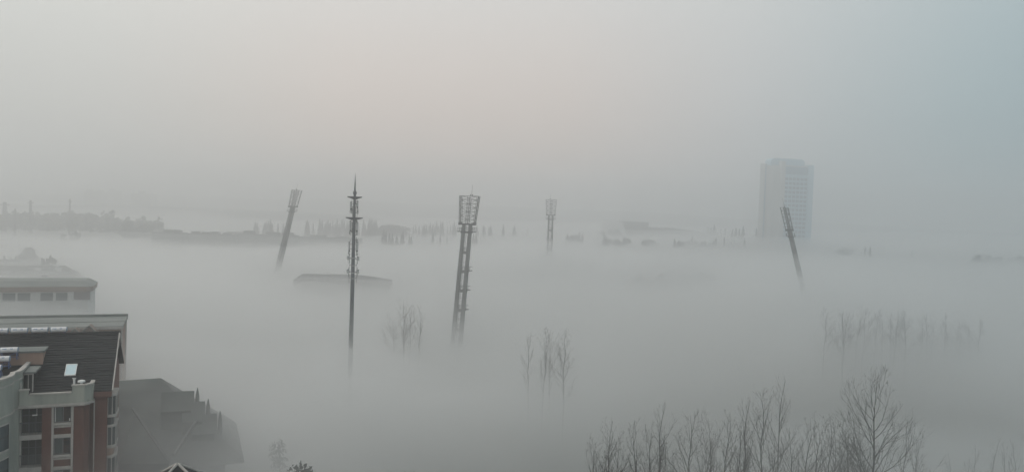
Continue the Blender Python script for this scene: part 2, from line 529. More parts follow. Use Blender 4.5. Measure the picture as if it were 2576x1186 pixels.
def make_mast():
    """built upright (x across, y = lean direction), then sheared so that every level stays horizontal"""
    root = empty('floodlight_mast', (0, 0, 0))
    ZT, ZH, ZP = 54.5, 46.0, 43.6           # head top, head foot, platform
    for s in (-1, 1):
        b = MB()
        n = 10
        zs = [-3 + (ZH - 0.3 + 3) * i / n for i in range(n + 1)]
        vs = []
        for z in zs:
            t = (ZH - z) / ZH
            wx, wy = 0.46 + 0.10 * t, 0.62 + 0.28 * t
            xc = s * (1.08 + 0.16 * t)
            c = 0.12
            vs += [(xc - wx + c, -wy, z), (xc + wx - c, -wy, z), (xc + wx, -wy + c, z), (xc + wx, wy - c, z),
                   (xc + wx - c, wy, z), (xc - wx + c, wy, z), (xc - wx, wy - c, z), (xc - wx, -wy + c, z)]
        fs = [tuple(range(7, -1, -1)), tuple(range(n * 8, n * 8 + 8))]
        for i in range(n):
            fs += [(i * 8 + k, i * 8 + (k + 1) % 8, i * 8 + 8 + (k + 1) % 8, i * 8 + 8 + k) for k in range(8)]
        b.add(vs, fs)
        b.build('leg', M['concrete'], root, SH)
    z = ZP - 6.0
    k = 0
    while z > 2:
        t = (ZH - z) / ZH
        xi = 0.68 + 0.08 * t
        MB().box(-xi, xi, -.45, .45, z - 0.95, z - 0.1).build('cross_beam', M['concrete'], root, SH)
        r = MB()
        for yy in (-.42, .42):
            for hh in (0.55, 1.05):
                r.beam((-xi, yy, z + hh), (xi, yy, z + hh), 0.06)
            for xx in (-.35, .35):
                r.beam((xx, yy, z - .1), (xx, yy, z + 1.05), 0.05)
        r.build('rest_rail', M['steel'], root, SH)
        if k % 2 == 1 or k == 2:
            br = MB()
            x0 = 1.50 + 0.26 * t
            br.box(x0, x0 + 1.15, -.5, .5, z - .25, z - .05)
            br.box(x0 - .05, x0 + .3, -.2, .2, z - .55, z - .24)
            br.beam((x0 + .35, .45, z - .06), (x0 + .35, .45, z + 1.0), .05)
            br.beam((x0, -.45, z + 1.0), (x0 + 1.1, -.45, z + 1.0), .06)
            br.beam((x0, .45, z + 1.0), (x0 + 1.1, .45, z + 1.0), .06)
            br.beam((x0 + .35, -.45, z - .06), (x0 + .35, -.45, z + 1.0), .05)
            br.build('side_step', M['steel'], root, SH)
        z -= 5.75
        k += 1
    la = MB()
    for xx in (-.1, .42):
        la.beam((xx, .1, 1), (xx, .1, ZT - .5), .075)
    la.beam((-.42, .2, 8), (-.42, .2, ZT - .5), .09)
    z = 1.0
    while z < ZT - .5:
        la.beam((-.1, .1, z), (.42, .1, z), .045)
        z += 0.55
    la.build('ladder', M['steel'], root, SH)
    p = MB()
    p.box(-2.75, 2.75, -1.15, 1.15, ZP - .22, ZP)
    p.box(-1.75, 1.75, -.8, .8, ZP - .55, ZP - .22)
    p.build('platform', M['steel'], root, SH)
    r = MB()
    for hh in (.55, 1.1):
        for yy in (-1.12, 1.12):
            r.beam((-2.72, yy, ZP + hh), (2.72, yy, ZP + hh), .07)
        for xx in (-2.72, 2.72):
            r.beam((xx, -1.12, ZP + hh), (xx, 1.12, ZP + hh), .07)
    for xx in (-2.72, -2.0, -1.6, 1.6, 2.0, 2.72):
        for yy in (-1.12, 1.12):
            r.beam((xx, yy, ZP), (xx, yy, ZP + 1.1), .065)
    r.build('railing', M['steel'], root, SH)
    b = MB()
    b.box(-2.6, 2.6, -1.05, 1.05, ZH - .42, ZH)
    for s in (-1, 1):
        b.box(s * 2.25 - .38, s * 2.25 + .38, -1.1, 1.1, ZH - .5, ZH + .34)
    b.build('head_beam', M['steel'], root, SH)
    h = MB()
    wx = lambda z: 2.45 + 0.62 * (z - ZH) / (ZT - ZH)
    N = 7
    lv = [ZH + (ZT - ZH) * i / N for i in range(N + 1)]
    for yy, q in ((-.9, 1.0), (.9, 1.0)):
        for s in (-1, 1):
            h.beam((s * wx(ZH), yy, ZH), (s * wx(ZT), yy, ZT), .17)
            h.beam((s * (wx(ZH) - .52), yy, ZH), (s * (wx(ZT) - .58), yy, ZT), .10)
        for i, z in enumerate(lv[1:]):
            h.beam((-wx(z), yy, z), (wx(z), yy, z), (.17 if i in (0, 2, 4, 6) else .13) * (1 if yy < 0 else .55))
        for i in range(N):
            z0, z1 = lv[i], lv[i + 1]
            if yy < 0 and (i % 2 == 0):
                z2 = lv[min(i + 2, N)]
                h.beam((-wx(z0) + .5, yy, z0), (wx(z2) - .55, yy, z2), .10)
                h.beam((wx(z0) - .5, yy, z0), (-wx(z2) + .55, yy, z2), .10)
            for s in (-1, 1):
                a, c = (z0, z1) if i % 2 else (z1, z0)
                h.beam((s * wx(a), yy, a), (s * (wx(c) - .55), yy, c), .06)
    for s in (-1, 1):
        for i in range(N + 1):
            z = lv[i]
            h.beam((s * wx(z), -.9, z), (s * wx(z), .9, z), .12)
            if i < N:
                z1 = lv[i + 1]
                h.beam((s * wx(z), -.9 if i % 2 else .9, z), (s * wx(z1), .9 if i % 2 else -.9, z1), .08)
    for xx in (-.62, .12):
        h.beam((xx, -.3, ZH), (xx, -.3, ZT), .11)
    h.beam((.62, -.3, ZH), (.62, -.3, ZT - 1), .09)
    h.build('light_frame', M['steel'], root, SH)
    rl = MB()
    for i in range(N):
        for q in (.35, .68):
            z = lv[i] + (lv[i + 1] - lv[i]) * q
            rl.beam((-wx(z) + .7, -.95, z), (wx(z) - .7, -.95, z), .045)
    rl.build('lamp_rail', M['greymetal'], root, SH)
    a = MB()
    a.tube([(.55, 0, ZT), (.55, 0, ZT + 1.2), (.55, 0, ZT + 3.6)], (.07, .05, .025), 6)
    a.tube([(.2, 0, ZT), (.2, 0, ZT + .45), (.2, 0, ZT + .62)], (.07, .14, .05), 6)
    a.tube([(.85, 0, ZT), (.85, 0, ZT + .35), (.85, 0, ZT + .62)], (.05, .15, .05), 6)
    a.build('lightning_rod', M['steel'], root, SH)
    return root


mast0 = make_mast()
MG = 'leaning floodlight masts of the stadium'
for i, (px, py, d, lx, ly, lab) in enumerate((
        (1182, 493, 250, .127 + .04, .99, 'tall leaning twin-leg floodlight mast of concrete, nearest one, right of the cell pole'),
        (747, 478, 412, .917, -.40, 'grey floodlight mast tilting right, its two legs seen as one, left of the cell pole'),
        (1387, 502, 452, -.05, -1.0, 'small pale twin-leg floodlight mast farthest off, standing straight in mid picture'),
        (1973, 522, 310, -.864, .504, 'narrow floodlight mast seen edge-on, tilting left in front of the high-rise'))):
    o = mast0 if i == 0 else copy_tree(mast0)
    T = at(px, py, d)
    n = sqrt(lx * lx + ly * ly)
    lx, ly = lx / n, ly / n
    o.location = (T.x - lx * SH * 54.5, T.y - ly * SH * 54.5, T.z - 54.5)
    o.rotation_euler = (0, 0, atan2(ly, lx) - pi / 2)
    tag(o, lab, 'light mast', MG)

# ------------------------------------------------------------------ cell pole
D = 155.0
pt = at(894, 435, D)
pole = empty('cell_tower', (pt.x, pt.y, 0), 0.0, 'slender dark cell pole with needle spire and stacked white antennas', 'cell tower')
zz = lambda py: 50 - (py - 509.7) * D / F
b = MB()
zs = [0, zz(860), zz(700), zz(600), zz(545), zz(490)]
b.tube([(0, 0, z) for z in zs], [.50, .43, .37, .33, .28, .25], 16)
b.build('shaft', M['pole'], pole, smooth=False)
b = MB()
b.tube([(0, 0, zz(490)), (0, 0, zz(486)), (0, 0, zz(483)), (0, 0, zz(480))], [.27, .36, .34, .22], 14)
b.tube([(0, 0, zz(480)), (0, 0, zz(460)), (0, 0, zz(435))], [.19, .12, .012], 12)
b.build('spire', M['pole'], pole)
for py, r in ((494.5, 1.42), (547, 1.65)):
    z = zz(py)
    b = MB()
    b.tube([(0, 0, z + .05), (0, 0, z - .03)], [r, r], 24)
    for k in range(6):
        a = pi * k / 3 + .12
        c, s = cos(a), sin(a)
        t = .045
        vs = []
        for w_ in (-t, t):
            vs += [(c * .2 - s * w_, s * .2 + c * w_, z), (c * (r - .03) - s * w_, s * (r - .03) + c * w_, z),
                   (c * (r - .03) - s * w_, s * (r - .03) + c * w_, z - .12), (c * .2 - s * w_, s * .2 + c * w_, z - .55)]
        b.add(vs, [(0, 1, 2, 3), (7, 6, 5, 4), (0, 4, 5, 1), (1, 5, 6, 2), (2, 6, 7, 3), (3, 7, 4, 0)])
    b.build('ring_platform', M['pole'], pole)


def antenna(x, y, z0, z1, w_, d_, base=True):
    b = MB()
    b.box(x - w_ / 2, x + w_ / 2, y - d_ / 2, y + d_ / 2, z0, z1)
    b.box(x - w_ / 2 + .03, x + w_ / 2 - .03, y - d_ / 2 - .03, y - d_ / 2, z0 + .06, z1 - .06)
    o = b.build('antenna_panel', M['antenna'], pole)
    b = MB()
    sx_ = .06 if x > 0 else -.06
    b.box(x - w_ / 2 - .015, x + w_ / 2 + .015, y - d_ / 2 - .02, y + d_ / 2 + .02, z1, z1 + .1)
    b.beam((x - sx_ * 2, y + d_ / 2 + .06, z0 - .7), (x - sx_ * 2, y + d_ / 2 + .06, z1 + .55), .06)
    for z in (z0 + .25, z1 - .25):
        b.beam((x, y + d_ / 2, z), (0, .1, z), .055)
    if base:
        b.box(x - w_ / 2 + .02, x + w_ / 2 - .02, y - d_ / 2 + .02, y + d_ / 2, z0 - .28, z0)
        for k in range(3):
            xx = x + (k - 1) * w_ * .3
            b.tube([(xx, y, z0 - .25), (xx + sx_ * 1.8, y, z0 - .55), (xx + sx_, y + .1, z0 - .85), (xx - sx_ * 3, y + .1, z0 - .95)], [.025] * 4, 4)
    b.build('mount', M['steel'], o)


for (px, pt_, pb, w_, d_, yy, bs) in ((-.66, 509, 524, .36, .22, -.1, True), (.62, 506, 519, .34, .22, -.35, True), (.42, 513, 520, .36, .2, -.5, False),
                                  (-.55, 525, 530, .3, .3, .1, False), (.6, 532, 538, .3, .25, .1, False), (-.45, 531, 537, .26, .25, -.3, False),
                                  (-.68, 556, 578, .20, .16, -.2, True), (.62, 559, 579, .42, .24, -.3, True), (-.40, 560, 574, .18, .2, .35, True), (.40, 556, 562, .3, .2, .4, False),
                                  (-.80, 610, 629, .24, .2, -.2, True), (.74, 609, 629, .44, .3, -.2, True), (.6, 603, 607, .3, .3, .1, False),
                                  (-.95, 646, 654, .38, .3, 0, False), (.98, 647, 655, .40, .3, 0, False),
                                  (-.98, 680, 688, .38, .3, 0, False), (1.0, 680, 688, .40, .3, 0, False)):
    antenna(px, yy, zz(pb), zz(pt_), w_, d_, bs)
b = MB()
for s in (-1, 1):
    b.beam((s * .72, .1, zz(712)), (s * .72, .1, zz(637)), .05)
    for py in (648, 667, 686, 700):
        b.beam((s * .72, .1, zz(py)), (0, .1, zz(py)), .05)
b.build('cable_rail', M['steel'], pole)
b = MB()
for py in (649, 668, 686.5, 700.5):
    b.tube([(0, 0, zz(py) - .06), (0, 0, zz(py) + .06)], [.425, .425], 14)
b.build('clamp_band', M['antenna'], pole)

# ------------------------------------------------------------------ high-rise to the right
TA = radians(-38)
pc = at(1966, 411, 800)
tw = empty('high_rise', (pc.x, pc.y, 0), 0, 'pale blue high-rise with round-shouldered rooftop box, half veiled by mist', 'building')
tw.rotation_euler = (0, 0, radians(18 - 2))
tw.scale = (1.333, 1.333, 1.177)
# local x runs along the window front to the right, y goes back
HT = 86.5
FW, SD = 27.0, 14.5
SL = radians(28)        # left flank swings back and to the left
sx0, sy0 = -sin(SL) * 1.0, cos(SL)
fl = lambda t, o=0.0: (-SD * t * sin(radians(47)) - o * cos(radians(47)), SD * t * cos(radians(47)) - o * sin(radians(47)))
b = MB()
plan = [(1.0, .6), (FW - 1, .6), (FW + .0, 16), (fl(1)[0] + 8, fl(1)[1] + 10), (fl(1)[0] + 1, fl(1)[1]), (fl(.05)[0] + .5, fl(.05)[1] + .5)]
b.prism(plan, 0, HT)
b.build('wall', M['tower_l'], tw)
b = MB()
b.box(3.2, FW - 3.6, -.05, .6, 0, HT - 7.5)
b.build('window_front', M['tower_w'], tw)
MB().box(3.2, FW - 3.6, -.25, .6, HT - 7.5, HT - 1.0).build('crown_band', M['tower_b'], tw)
for x0, x1, zt in ((0, 3.2, HT + 3.0), (FW - 3.6, FW + 1.0, HT + .6)):
    b = MB()
    b.box(x0, x1, -1.0, 3.0, 0, zt)
    b.box(x0 - .15, x1 + .15, -1.15, 3.1, zt, zt + .5)
    b.build('corner_pier', M['tower_w'] if x0 > 5 else M['tower_l'], tw)
b = MB()
p0_, p1_ = fl(.80), fl(1.04)
b.prism([fl(.80, 1.0), fl(1.04, 1.0), fl(1.04, -5), fl(.80, -5)][::-1], 0, HT + 1.5)
b.build('corner_pier', M['tower_l'], tw)
MB().prism([fl(.74, .05), fl(.80, .05), fl(.80, -3), fl(.74, -3)][::-1], 0, HT - 1).build('window_strip', M['tower_b'], tw)
MB().prism([fl(.36, .6), fl(.60, .6), fl(.60, -3), fl(.36, -3)][::-1], 0, HT - 3).build('flank_rib', M['tower_l'], tw)
b = MB()
prof = []
W0, W1 = -5.5, FW - 3.0
Hb, Ht, rr = HT - .5, HT + 6.2, 3.6
for k in range(7):
    a = pi - (pi / 2) * k / 6
    prof.append((W0 + rr + rr * cos(a), Ht - rr + rr * sin(a)))
for k in range(7):
    a = pi / 2 - (pi / 2) * k / 6
    prof.append((W1 - rr + rr * cos(a), Ht - rr + rr * sin(a)))
prof = [(W0, Hb)] + prof + [(W1, Hb)]
n = len(prof)
vs = [(x, 5.0, z) for x, z in prof] + [(x, 13.0, z) for x, z in prof]
b.add(vs, [tuple(reversed(range(n))), tuple(range(n, 2 * n))] + [(i, (i + 1) % n, n + (i + 1) % n, n + i) for i in range(n)])
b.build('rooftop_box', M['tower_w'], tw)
wm = MB().box(-1.15, 1.15, -.12, .05, 0, 2.3).mesh('window', M['tower_g'])
pm = MB().box(-.05, .05, -.2, -.12, 0, 2.3).box(-1.15, 1.15, -.16, -.05, -.22, 0).mesh('window_frame', M['tower_w'])
nrow = 15
for r in range(nrow):
    for c in range(6):
        o = bpy.data.objects.new('window', wm)
        col.objects.link(o)
        o.parent = tw
        o.location = (5.0 + c * 3.35, -.08, HT - 12.6 - r * 3.75)
        f_ = bpy.data.objects.new('frame', pm)
        col.objects.link(f_)
        f_.parent = o

# ------------------------------------------------------------------ apartment block at the left edge
RZ = radians(22)
pA = at(267.8, 1119.5, 75)
A = empty('apartment_block', (pA.x, pA.y, 0), RZ, 'red brick apartment block with dark tiled roof and cream round tower, at the left edge', 'building')
EZ, RGZ = 31.75, 36.0
b = MB()
b.box(-32, 0, .6, 14, 0, EZ - .35)                                  # core
b.box(-32, -1.55, 0, .6, 0, EZ - .35)
b.box(-1.0, 0, 0, .6, 0, EZ - .35)
b.box(-1.55, -1.0, .28, .6, 0, EZ - .35)
# front block with bevelled end: strips left between the openings
yf, yb = -1.2, 0
FR = [-2.62, -4.37]                                               # white frame column right/left edge
FLO = [30.79 - 2.93 * k for k in range(9)]                        # heads of the openings
b.prism([(-1.81, -1.2), (-1.45, -.75), (-1.45, 0), (-2.62, 0), (-2.62, -1.2)], 0, 30.85)
b.box(-5.13, -4.37, -1.2, 0, 0, 30.85)
b.box(-4.37, -2.62, -1.08, 0, 0, 30.85)
b.box(-6.95, -5.13, -.25, 0, 0, 30.85)
# gable end wall above the eave
GE = .0
b.add([(GE, .35, EZ - .35), (GE, 13.6, EZ - .35), (GE, 7, RGZ - .25), (-.3, .35, EZ - .35), (-.3, 13.6, EZ - .35), (-.3, 7, RGZ - .25)],
      [(0, 1, 2), (5, 4, 3), (0, 3, 4, 1), (1, 4, 5, 2), (2, 5, 3, 0)])
b.build('wall', M['brick'], A)

# roof of overlapping tile courses
rf = empty('roof', (0, 0, 0))
rf.parent = A
def slope_roof(u0, u1, vE, zE, vR, zR, mats, jit=0.02, step=0.34, name='tile_slope'):
    b = MB()
    Ls = sqrt((vR - vE) ** 2 + (zR - zE) ** 2)
    n = int(Ls / step)
    dv, dz = (vR - vE) / n, (zR - zE) / n
    th = .06
    random.seed(3)
    for i in range(n):
        v0, z0 = vE + dv * i, zE + dz * i
        x = u0
        while x < u1 - .01:
            x2 = min(u1, x + random.uniform(.9, 2.6))
            if u1 - x2 < .5:
                x2 = u1
            j = random.uniform(-jit, jit)
            y0, y1 = v0, v0 + dv * 1.12
            za, zb = z0 + .075 + j, z0 + dz * 1.12 + .012 + j
            b.add([(x, y0, za), (x2, y0, za), (x2, y1, zb), (x, y1, zb), (x, y0, za - th - .1), (x2, y0, za - th - .1), (x2, y1, zb - th), (x, y1, zb - th)],
                  [(0, 1, 2, 3), (4, 7, 6, 5), (0, 4, 5, 1), (1, 5, 6, 2), (2, 6, 7, 3), (3, 7, 4, 0)],
                  0 if random.random() < .62 + .3 * (i / n) else 1)
            x = x2
    return b.build(name, mats, rf)
slope_roof(-32, .42, -.35, EZ, 7.0, RGZ, [M['tile'], M['tile_lichen']])
b = MB()
b.add([(-32, 7, RGZ), (.42, 7, RGZ), (.42, 14.4, EZ - .1), (-32, 14.4, EZ - .1), (-32, 7, RGZ - .2), (.42, 7, RGZ - .2), (.42, 14.4, EZ - .3), (-32, 14.4, EZ - .3)],
      [(0, 1, 2, 3), (4, 7, 6, 5), (0, 4, 5, 1), (1, 5, 6, 2), (2, 6, 7, 3), (3, 7, 4, 0)])
b.build('rear_slope', M['tile'], rf)
b = MB()
x = -32.0
while x < .45:
    b.tube([(x, 7.0, RGZ + .07), (x + .36, 7.0, RGZ + .09)], [.12, .13], 7)
    x += .35
b.build('ridge_tile', M['tile_lichen'], rf)
b = MB()
b.beam((.46, -.42, EZ - .02), (.46, 7.03, RGZ + .02), .1, .26)
b.beam((.46, 7.03, RGZ + .02), (.46, 9.6, RGZ - 1.45), .12, .3)
b.build('barge_board', M['trim'], rf)
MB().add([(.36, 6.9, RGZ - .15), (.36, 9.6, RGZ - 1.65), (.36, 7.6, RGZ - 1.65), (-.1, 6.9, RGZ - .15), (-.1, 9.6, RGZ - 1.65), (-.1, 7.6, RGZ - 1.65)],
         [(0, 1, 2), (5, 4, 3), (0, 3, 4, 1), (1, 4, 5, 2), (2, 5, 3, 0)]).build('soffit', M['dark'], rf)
b = MB()
b.box(-1.5, .40, -.5, .12, EZ - .48, EZ - .06)
b.box(-1.4, .3, -.36, .05, EZ - .62, EZ - .48)
b.build('gutter', M['brick'], rf)
# skylight standing open
SLK = (RGZ - EZ) / 7.35
def on_roof(u, v, h=0.0):
    return (u, v, EZ + (v + .35) * SLK + .08 + h)
sk = empty('skylight', (0, 0, 0))
sk.parent = rf
def tilted(u0, u1, v0, v1, h0, h1, t):
    b = MB()
    a, c = Vector(on_roof(u0, v0, h0)), Vector(on_roof(u0, v1, h1))
    vs = []
    for dz in (0, t):
        vs += [(u0, a.y, a.z + dz), (u1, a.y, a.z + dz), (u1, c.y, c.z + dz), (u0, c.y, c.z + dz)]
    return b.add(vs, [(3, 2, 1, 0), (4, 5, 6, 7), (0, 1, 5, 4), (1, 2, 6, 5), (2, 3, 7, 6), (3, 0, 4, 7)])
U0, U1, V0, V1 = -3.74, -2.80, 1.34, 2.70
tilted(U0 - .08, U1 + .08, V0 - .1, V1 + .1, 0.0, .0, .10).build('kerb', M['tile'], sk)
fr = MB()
for (a, b2, c, d_) in ((U0, U1, V0, V0 + .07), (U0, U1, V1 - .07, V1), (U0, U0 + .06, V0 + .07, V1 - .07), (U1 - .06, U1, V0 + .07, V1 - .07)):
    q = tilted(a, b2, c, d_, .16, .16, .08)
    fr.add(q.v, q.f)
fr.build('frame', M['whitepaint'], sk)
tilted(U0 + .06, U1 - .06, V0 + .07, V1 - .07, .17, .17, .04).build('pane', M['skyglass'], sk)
# dormer strip with doorway behind the terrace, brick upstand beside the tower
b = MB()
b.box(-9.5, -5.75, 3.1, 6.2, 33.2, 34.95)
b.build('dormer_wall', M['pinkwall'], A)
MB().box(-9.6, -5.62, 2.95, 6.3, 34.95, 35.13).build('dormer_cap', M['slab'], A)
b = MB()
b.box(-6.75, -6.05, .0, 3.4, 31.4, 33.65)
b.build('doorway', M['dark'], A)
b = MB()
b.box(-6.12, -6.02, -.08, .02, 31.4, 33.65)
b.box(-6.45, -6.39, -.08, -.002, 31.4, 33.5)
b.box(-6.85, -6.12, -.08, -.002, 33.5, 33.65)
b.build('door_frame', M['trim'], A)
MB().box(-6.80, -5.80, -.25, 2.6, 33.65, 33.80).build('door_canopy', M['slab'], A)

# terrace parapet
b = MB()
yp0, yp1 = -1.55, -1.35
b.box(-6.85, -6.15, yp0, yp1, 31.05, 32.38)
b.box(-6.15, -2.72, yp0, yp1, 31.05, 31.96)
b.box(-2.72, -1.72, yp0, yp1, 31.05, 32.6)
b.add([(-1.72, yp0, 31.05), (-1.2, -1.0, 31.05), (-1.3, -.88, 31.05), (-1.80, yp1, 31.05), (-1.72, yp0, 32.6), (-1.2, -1.0, 32.6), (-1.3, -.88, 32.6), (-1.80, yp1, 32.6)],
      [(3, 2, 1, 0), (4, 5, 6, 7), (0, 1, 5, 4), (1, 2, 6, 5), (2, 3, 7, 6), (3, 0, 4, 7)])
b.box(-1.30, -1.1, -.9, .2, 31.05, 32.6)
b.box(-6.85, -1.4, -1.35, -.35, 31.0, 31.25)
par = b.build('parapet', M['cream'], A)
b = MB()
b.box(-6.9, -6.08, yp0 - .07, yp1 + .07, 32.38, 32.50)
b.box(-6.08, -2.79, yp0 - .07, yp1 + .07, 31.96, 32.08)
b.box(-2.79, -1.68, yp0 - .07, yp1 + .07, 32.60, 32.72)
b.beam((-1.74, yp0 + .05, 32.66), (-1.15, -.95, 32.66), .34, .12)
b.beam((-1.2, -.92, 32.665), (-1.2, .2, 32.665), .34, .12)
b.build('coping', M['trim'], par)
b = MB()
for k, (o, z0, z1) in enumerate(((.10, 30.98, 31.06), (.17, 30.86, 30.98))):
    b.prism([(-6.9, -1.35), (-6.9, -1.55 - o), (-1.70, -1.55 - o), (-1.12 + o * .7, -.98), (-1.12 + o * .7, -.2)][::-1], z0, z1)
b.prism([(-6.9, -1.2), (-6.9, -1.34), (-1.78, -1.34), (-1.33, -.8), (-1.40, -.2)][::-1], 30.7, 30.86)
b.build('cornice', M['trim'], par)

# window column and balconies
bands = MB()
for x0, x1 in ((-4.37, -4.19), (-2.80, -2.62)):
    bands.box(x0, x1, -1.29, -1.08, 14, 30.70)
bands.build('window_surround', M['trim'], A)


def win(u0, u1, z0, z1, y, mull=0.5, par=None, sill=True, name='window'):
    f_ = MB()
    t = .055
    f_.box(u0, u1, y - .08, y + .05, z0, z0 + t).box(u0, u1, y - .08, y + .05, z1 - t, z1)
    f_.box(u0, u0 + t, y - .08, y + .05, z0 + t, z1 - t).box(u1 - t, u1, y - .08, y + .05, z0 + t, z1 - t)
    if mull:
        m_ = u0 + (u1 - u0) * mull
        f_.box(m_ - .03, m_ + .03, y - .07, y + .04, z0 + t, z1 - t)
    o = f_.build(name, M['greymetal'], par or A)
    MB().box(u0 + t, u1 - t, y, y + .03, z0 + t, z1 - t).build('pane', M['glass'], o)
    if mull and y < -1:
        MB().box(u0 + t + .02, u0 + (u1 - u0) * mull - .06, y - .03, y - .002, z0 + t + .02, z1 - t - .02).build('curtain', M['curtain'], o)
    if sill:
        MB().box(u0 - .02, u1 + .02, y - .32, y - .081, z0 - .24, z0 - .03).build('sill', M['trim'], o)
    return o


for k in range(6):
    h = FLO[k]
    o = win(-4.17, -2.82, h - 1.5, h, -1.08, .53)
    if k == 0:
        MB().box(-4.10, -4.05, -1.20, -1.165, h - 1.44, h - .05).build('open_sash', M['whitepaint'], o)
        MB().box(-2.98, -2.90, -1.20, -1.165, h - 1.40, h - 1.18).build('bottle', M['whitepaint'], o)
    b = MB()
    b.box(-4.19, -2.80, -1.26, -1.08, h - 1.98, h - 1.82)
    b.box(-4.19, -2.80, -1.24, -1.08, h - 2.93 + .02, h - 2.62)
    b.build('spandrel_band', M['trim'], A)
    # balcony
    bal = MB().box(-6.9, -5.13, -1.26, -.25, h - 2.93, h - 2.50).build('balcony', M['trim'], A)
    MB().box(-6.88, -5.15, -.32, -.255, h - 2.5, h).build('glass_door', M['dark'], bal)
    g = MB()
    for x in (-6.85, -6.3, -5.75, -5.2):
        g.box(x, x + .06, -.40, -.33, h - 2.45, h)
    g.box(-6.85, -5.2, -.40, -.33, h - .95, h - .88)
    g.build('door_frame', M['pole'], bal)
    r = MB()
    for q in range(15):
        x = -6.85 + q * .12
        r.box(x, x + .025, -1.10, -1.07, h - 2.45, h - 1.45)
    r.box(-6.88, -5.15, -1.12, -1.06, h - 1.45, h - 1.38)
    r.build('railing', M['pole'], bal)
    if k == 0:
        MB().box(-5.95, -5.55, -.9, -.7, h - .86, h - .78).box(-5.6, -5.57, -.85, -.82, h - .78, h - .1).build('drying_rack', M['whitepaint'], bal)
# rain pipe
b = MB()
b.tube([(-1.06, -.09, 0), (-1.06, -.09, 31.0), (-1.06, -.25, 31.35)], [.055] * 3, 8)
b.build('rain_pipe', M['trim'], A)

# bays on the gable end
for k in range(6):
    zt = 31.25 - 2.93 * k
    bay = MB()
    cap = [(0, .35), (.48, .35), (.78, .75), (.78, 3.1), (0, 3.4)]
    bay.prism(cap, zt - 3.0 + .82, zt - 3.0 + 1.06)
    bay.prism(cap, zt - .2, zt)
    bb = bay.build('bay', M['trim'], A)
    ins = [(0, .5), (.40, .5), (.68, .85), (.68, 2.95), (0, 3.2)]
    MB().prism(ins, zt - 1.94, zt - .2).build('bay_glass', M['glass'], bb)
    m_ = MB()
    for (x, y) in ((.40, .48), (.69, .85), (.69, 1.9), (.69, 2.92), (.03, .47)):
        m_.box(x - .035, x + .035, y - .035, y + .035, zt - 1.94, zt - .2)
    m_.build('bay_frame', M['trim'], bb)
    MB().prism([(0, .6), (.3, .6), (.5, .9), (.5, 2.9), (0, 3.1)], zt - 2.93, zt - 2.18).build('bay_apron', M['glass'] if k == 0 else M['pinkwall'], bb)

# cream round tower on the left
tc_, rt = (-10.9, -2.6), 3.75
arc = [(tc_[0] + rt * cos(a), tc_[1] + rt * sin(a)) for a in [radians(14 - 182 * k / 18) for k in range(19)]]
planT = [(-6.82, 4.6), (-6.82, -.6), (-6.95, -1.3)] + arc + [(-14.9, 4.6)]
planT = planT[::-1]
tower = MB().prism(planT, 0, 33.1).build('round_tower', M['cream'], A)
def ring(plan, z0, z1, out, inn, mi_name, mt, parent):
    """wall band following the tower plan"""
    def off(o):
        n = len(plan)
        r = []
        for i in range(n):
            p, q, s = Vector((*plan[i - 1], 0)), Vector((*plan[i], 0)), Vector((*plan[(i + 1) % n], 0))
            d = ((q - p).normalized() + (s - q).normalized()).normalized()
            nrm = Vector((d.y, -d.x, 0))
            r.append((q.x + nrm.x * o, q.y + nrm.y * o))
        return r
    a, c = off(out), off(inn)
    b = MB()
    n = len(plan)
    for i in range(n - 1):
        b.add([(*a[i], z0), (*a[i + 1], z0), (*c[i + 1], z0), (*c[i], z0), (*a[i], z1), (*a[i + 1], z1), (*c[i + 1], z1), (*c[i], z1)],
              [(3, 2, 1, 0), (4, 5, 6, 7), (0, 1, 5, 4), (1, 2, 6, 5), (2, 3, 7, 6), (3, 0, 4, 7)])
    return b.build(mi_name, mt, parent)
ring(planT, 33.1, 33.95, .0, -.22, 'parapet', M['cream'], tower)
ring(planT, 33.95, 34.12, .12, -.30, 'coping', M['trim'], tower)
ring(planT, 33.30, 33.42, .06, -.05, 'moulding', M['trim'], tower)
ring(planT, 30.72, 30.86, .10, -.05, 'moulding', M['trim'], tower)
sub = arc[3:-3][::-1]
for k in range(6):
    h = 30.05 - 2.93 * k
    o = ring(sub, h - 2.15, h, .03, -.04, 'curved_window', M['glassblue'], tower)
    ring(sub, h - 1.05, h - .97, .06, -.0, 'transom', M['dark'], o)
    ring(sub, h, h + .10, .10, -.0, 'head_trim', M['trim'], o)
    ring(sub, h - 2.30, h - 2.15, .12, -.0, 'sill', M['trim'], o)
    for q in range(0, len(sub), 4):
        MB().tube([(*sub[q], h - 2.15), (*sub[q], h)], [.06, .06], 6).build('mullion', M['dark'], o)
MB().tube([(-6.86, -.95, 0), (-6.86, -.95, 33.0)], [.09, .09], 8).build('rain_pipe', M['trim'], tower)


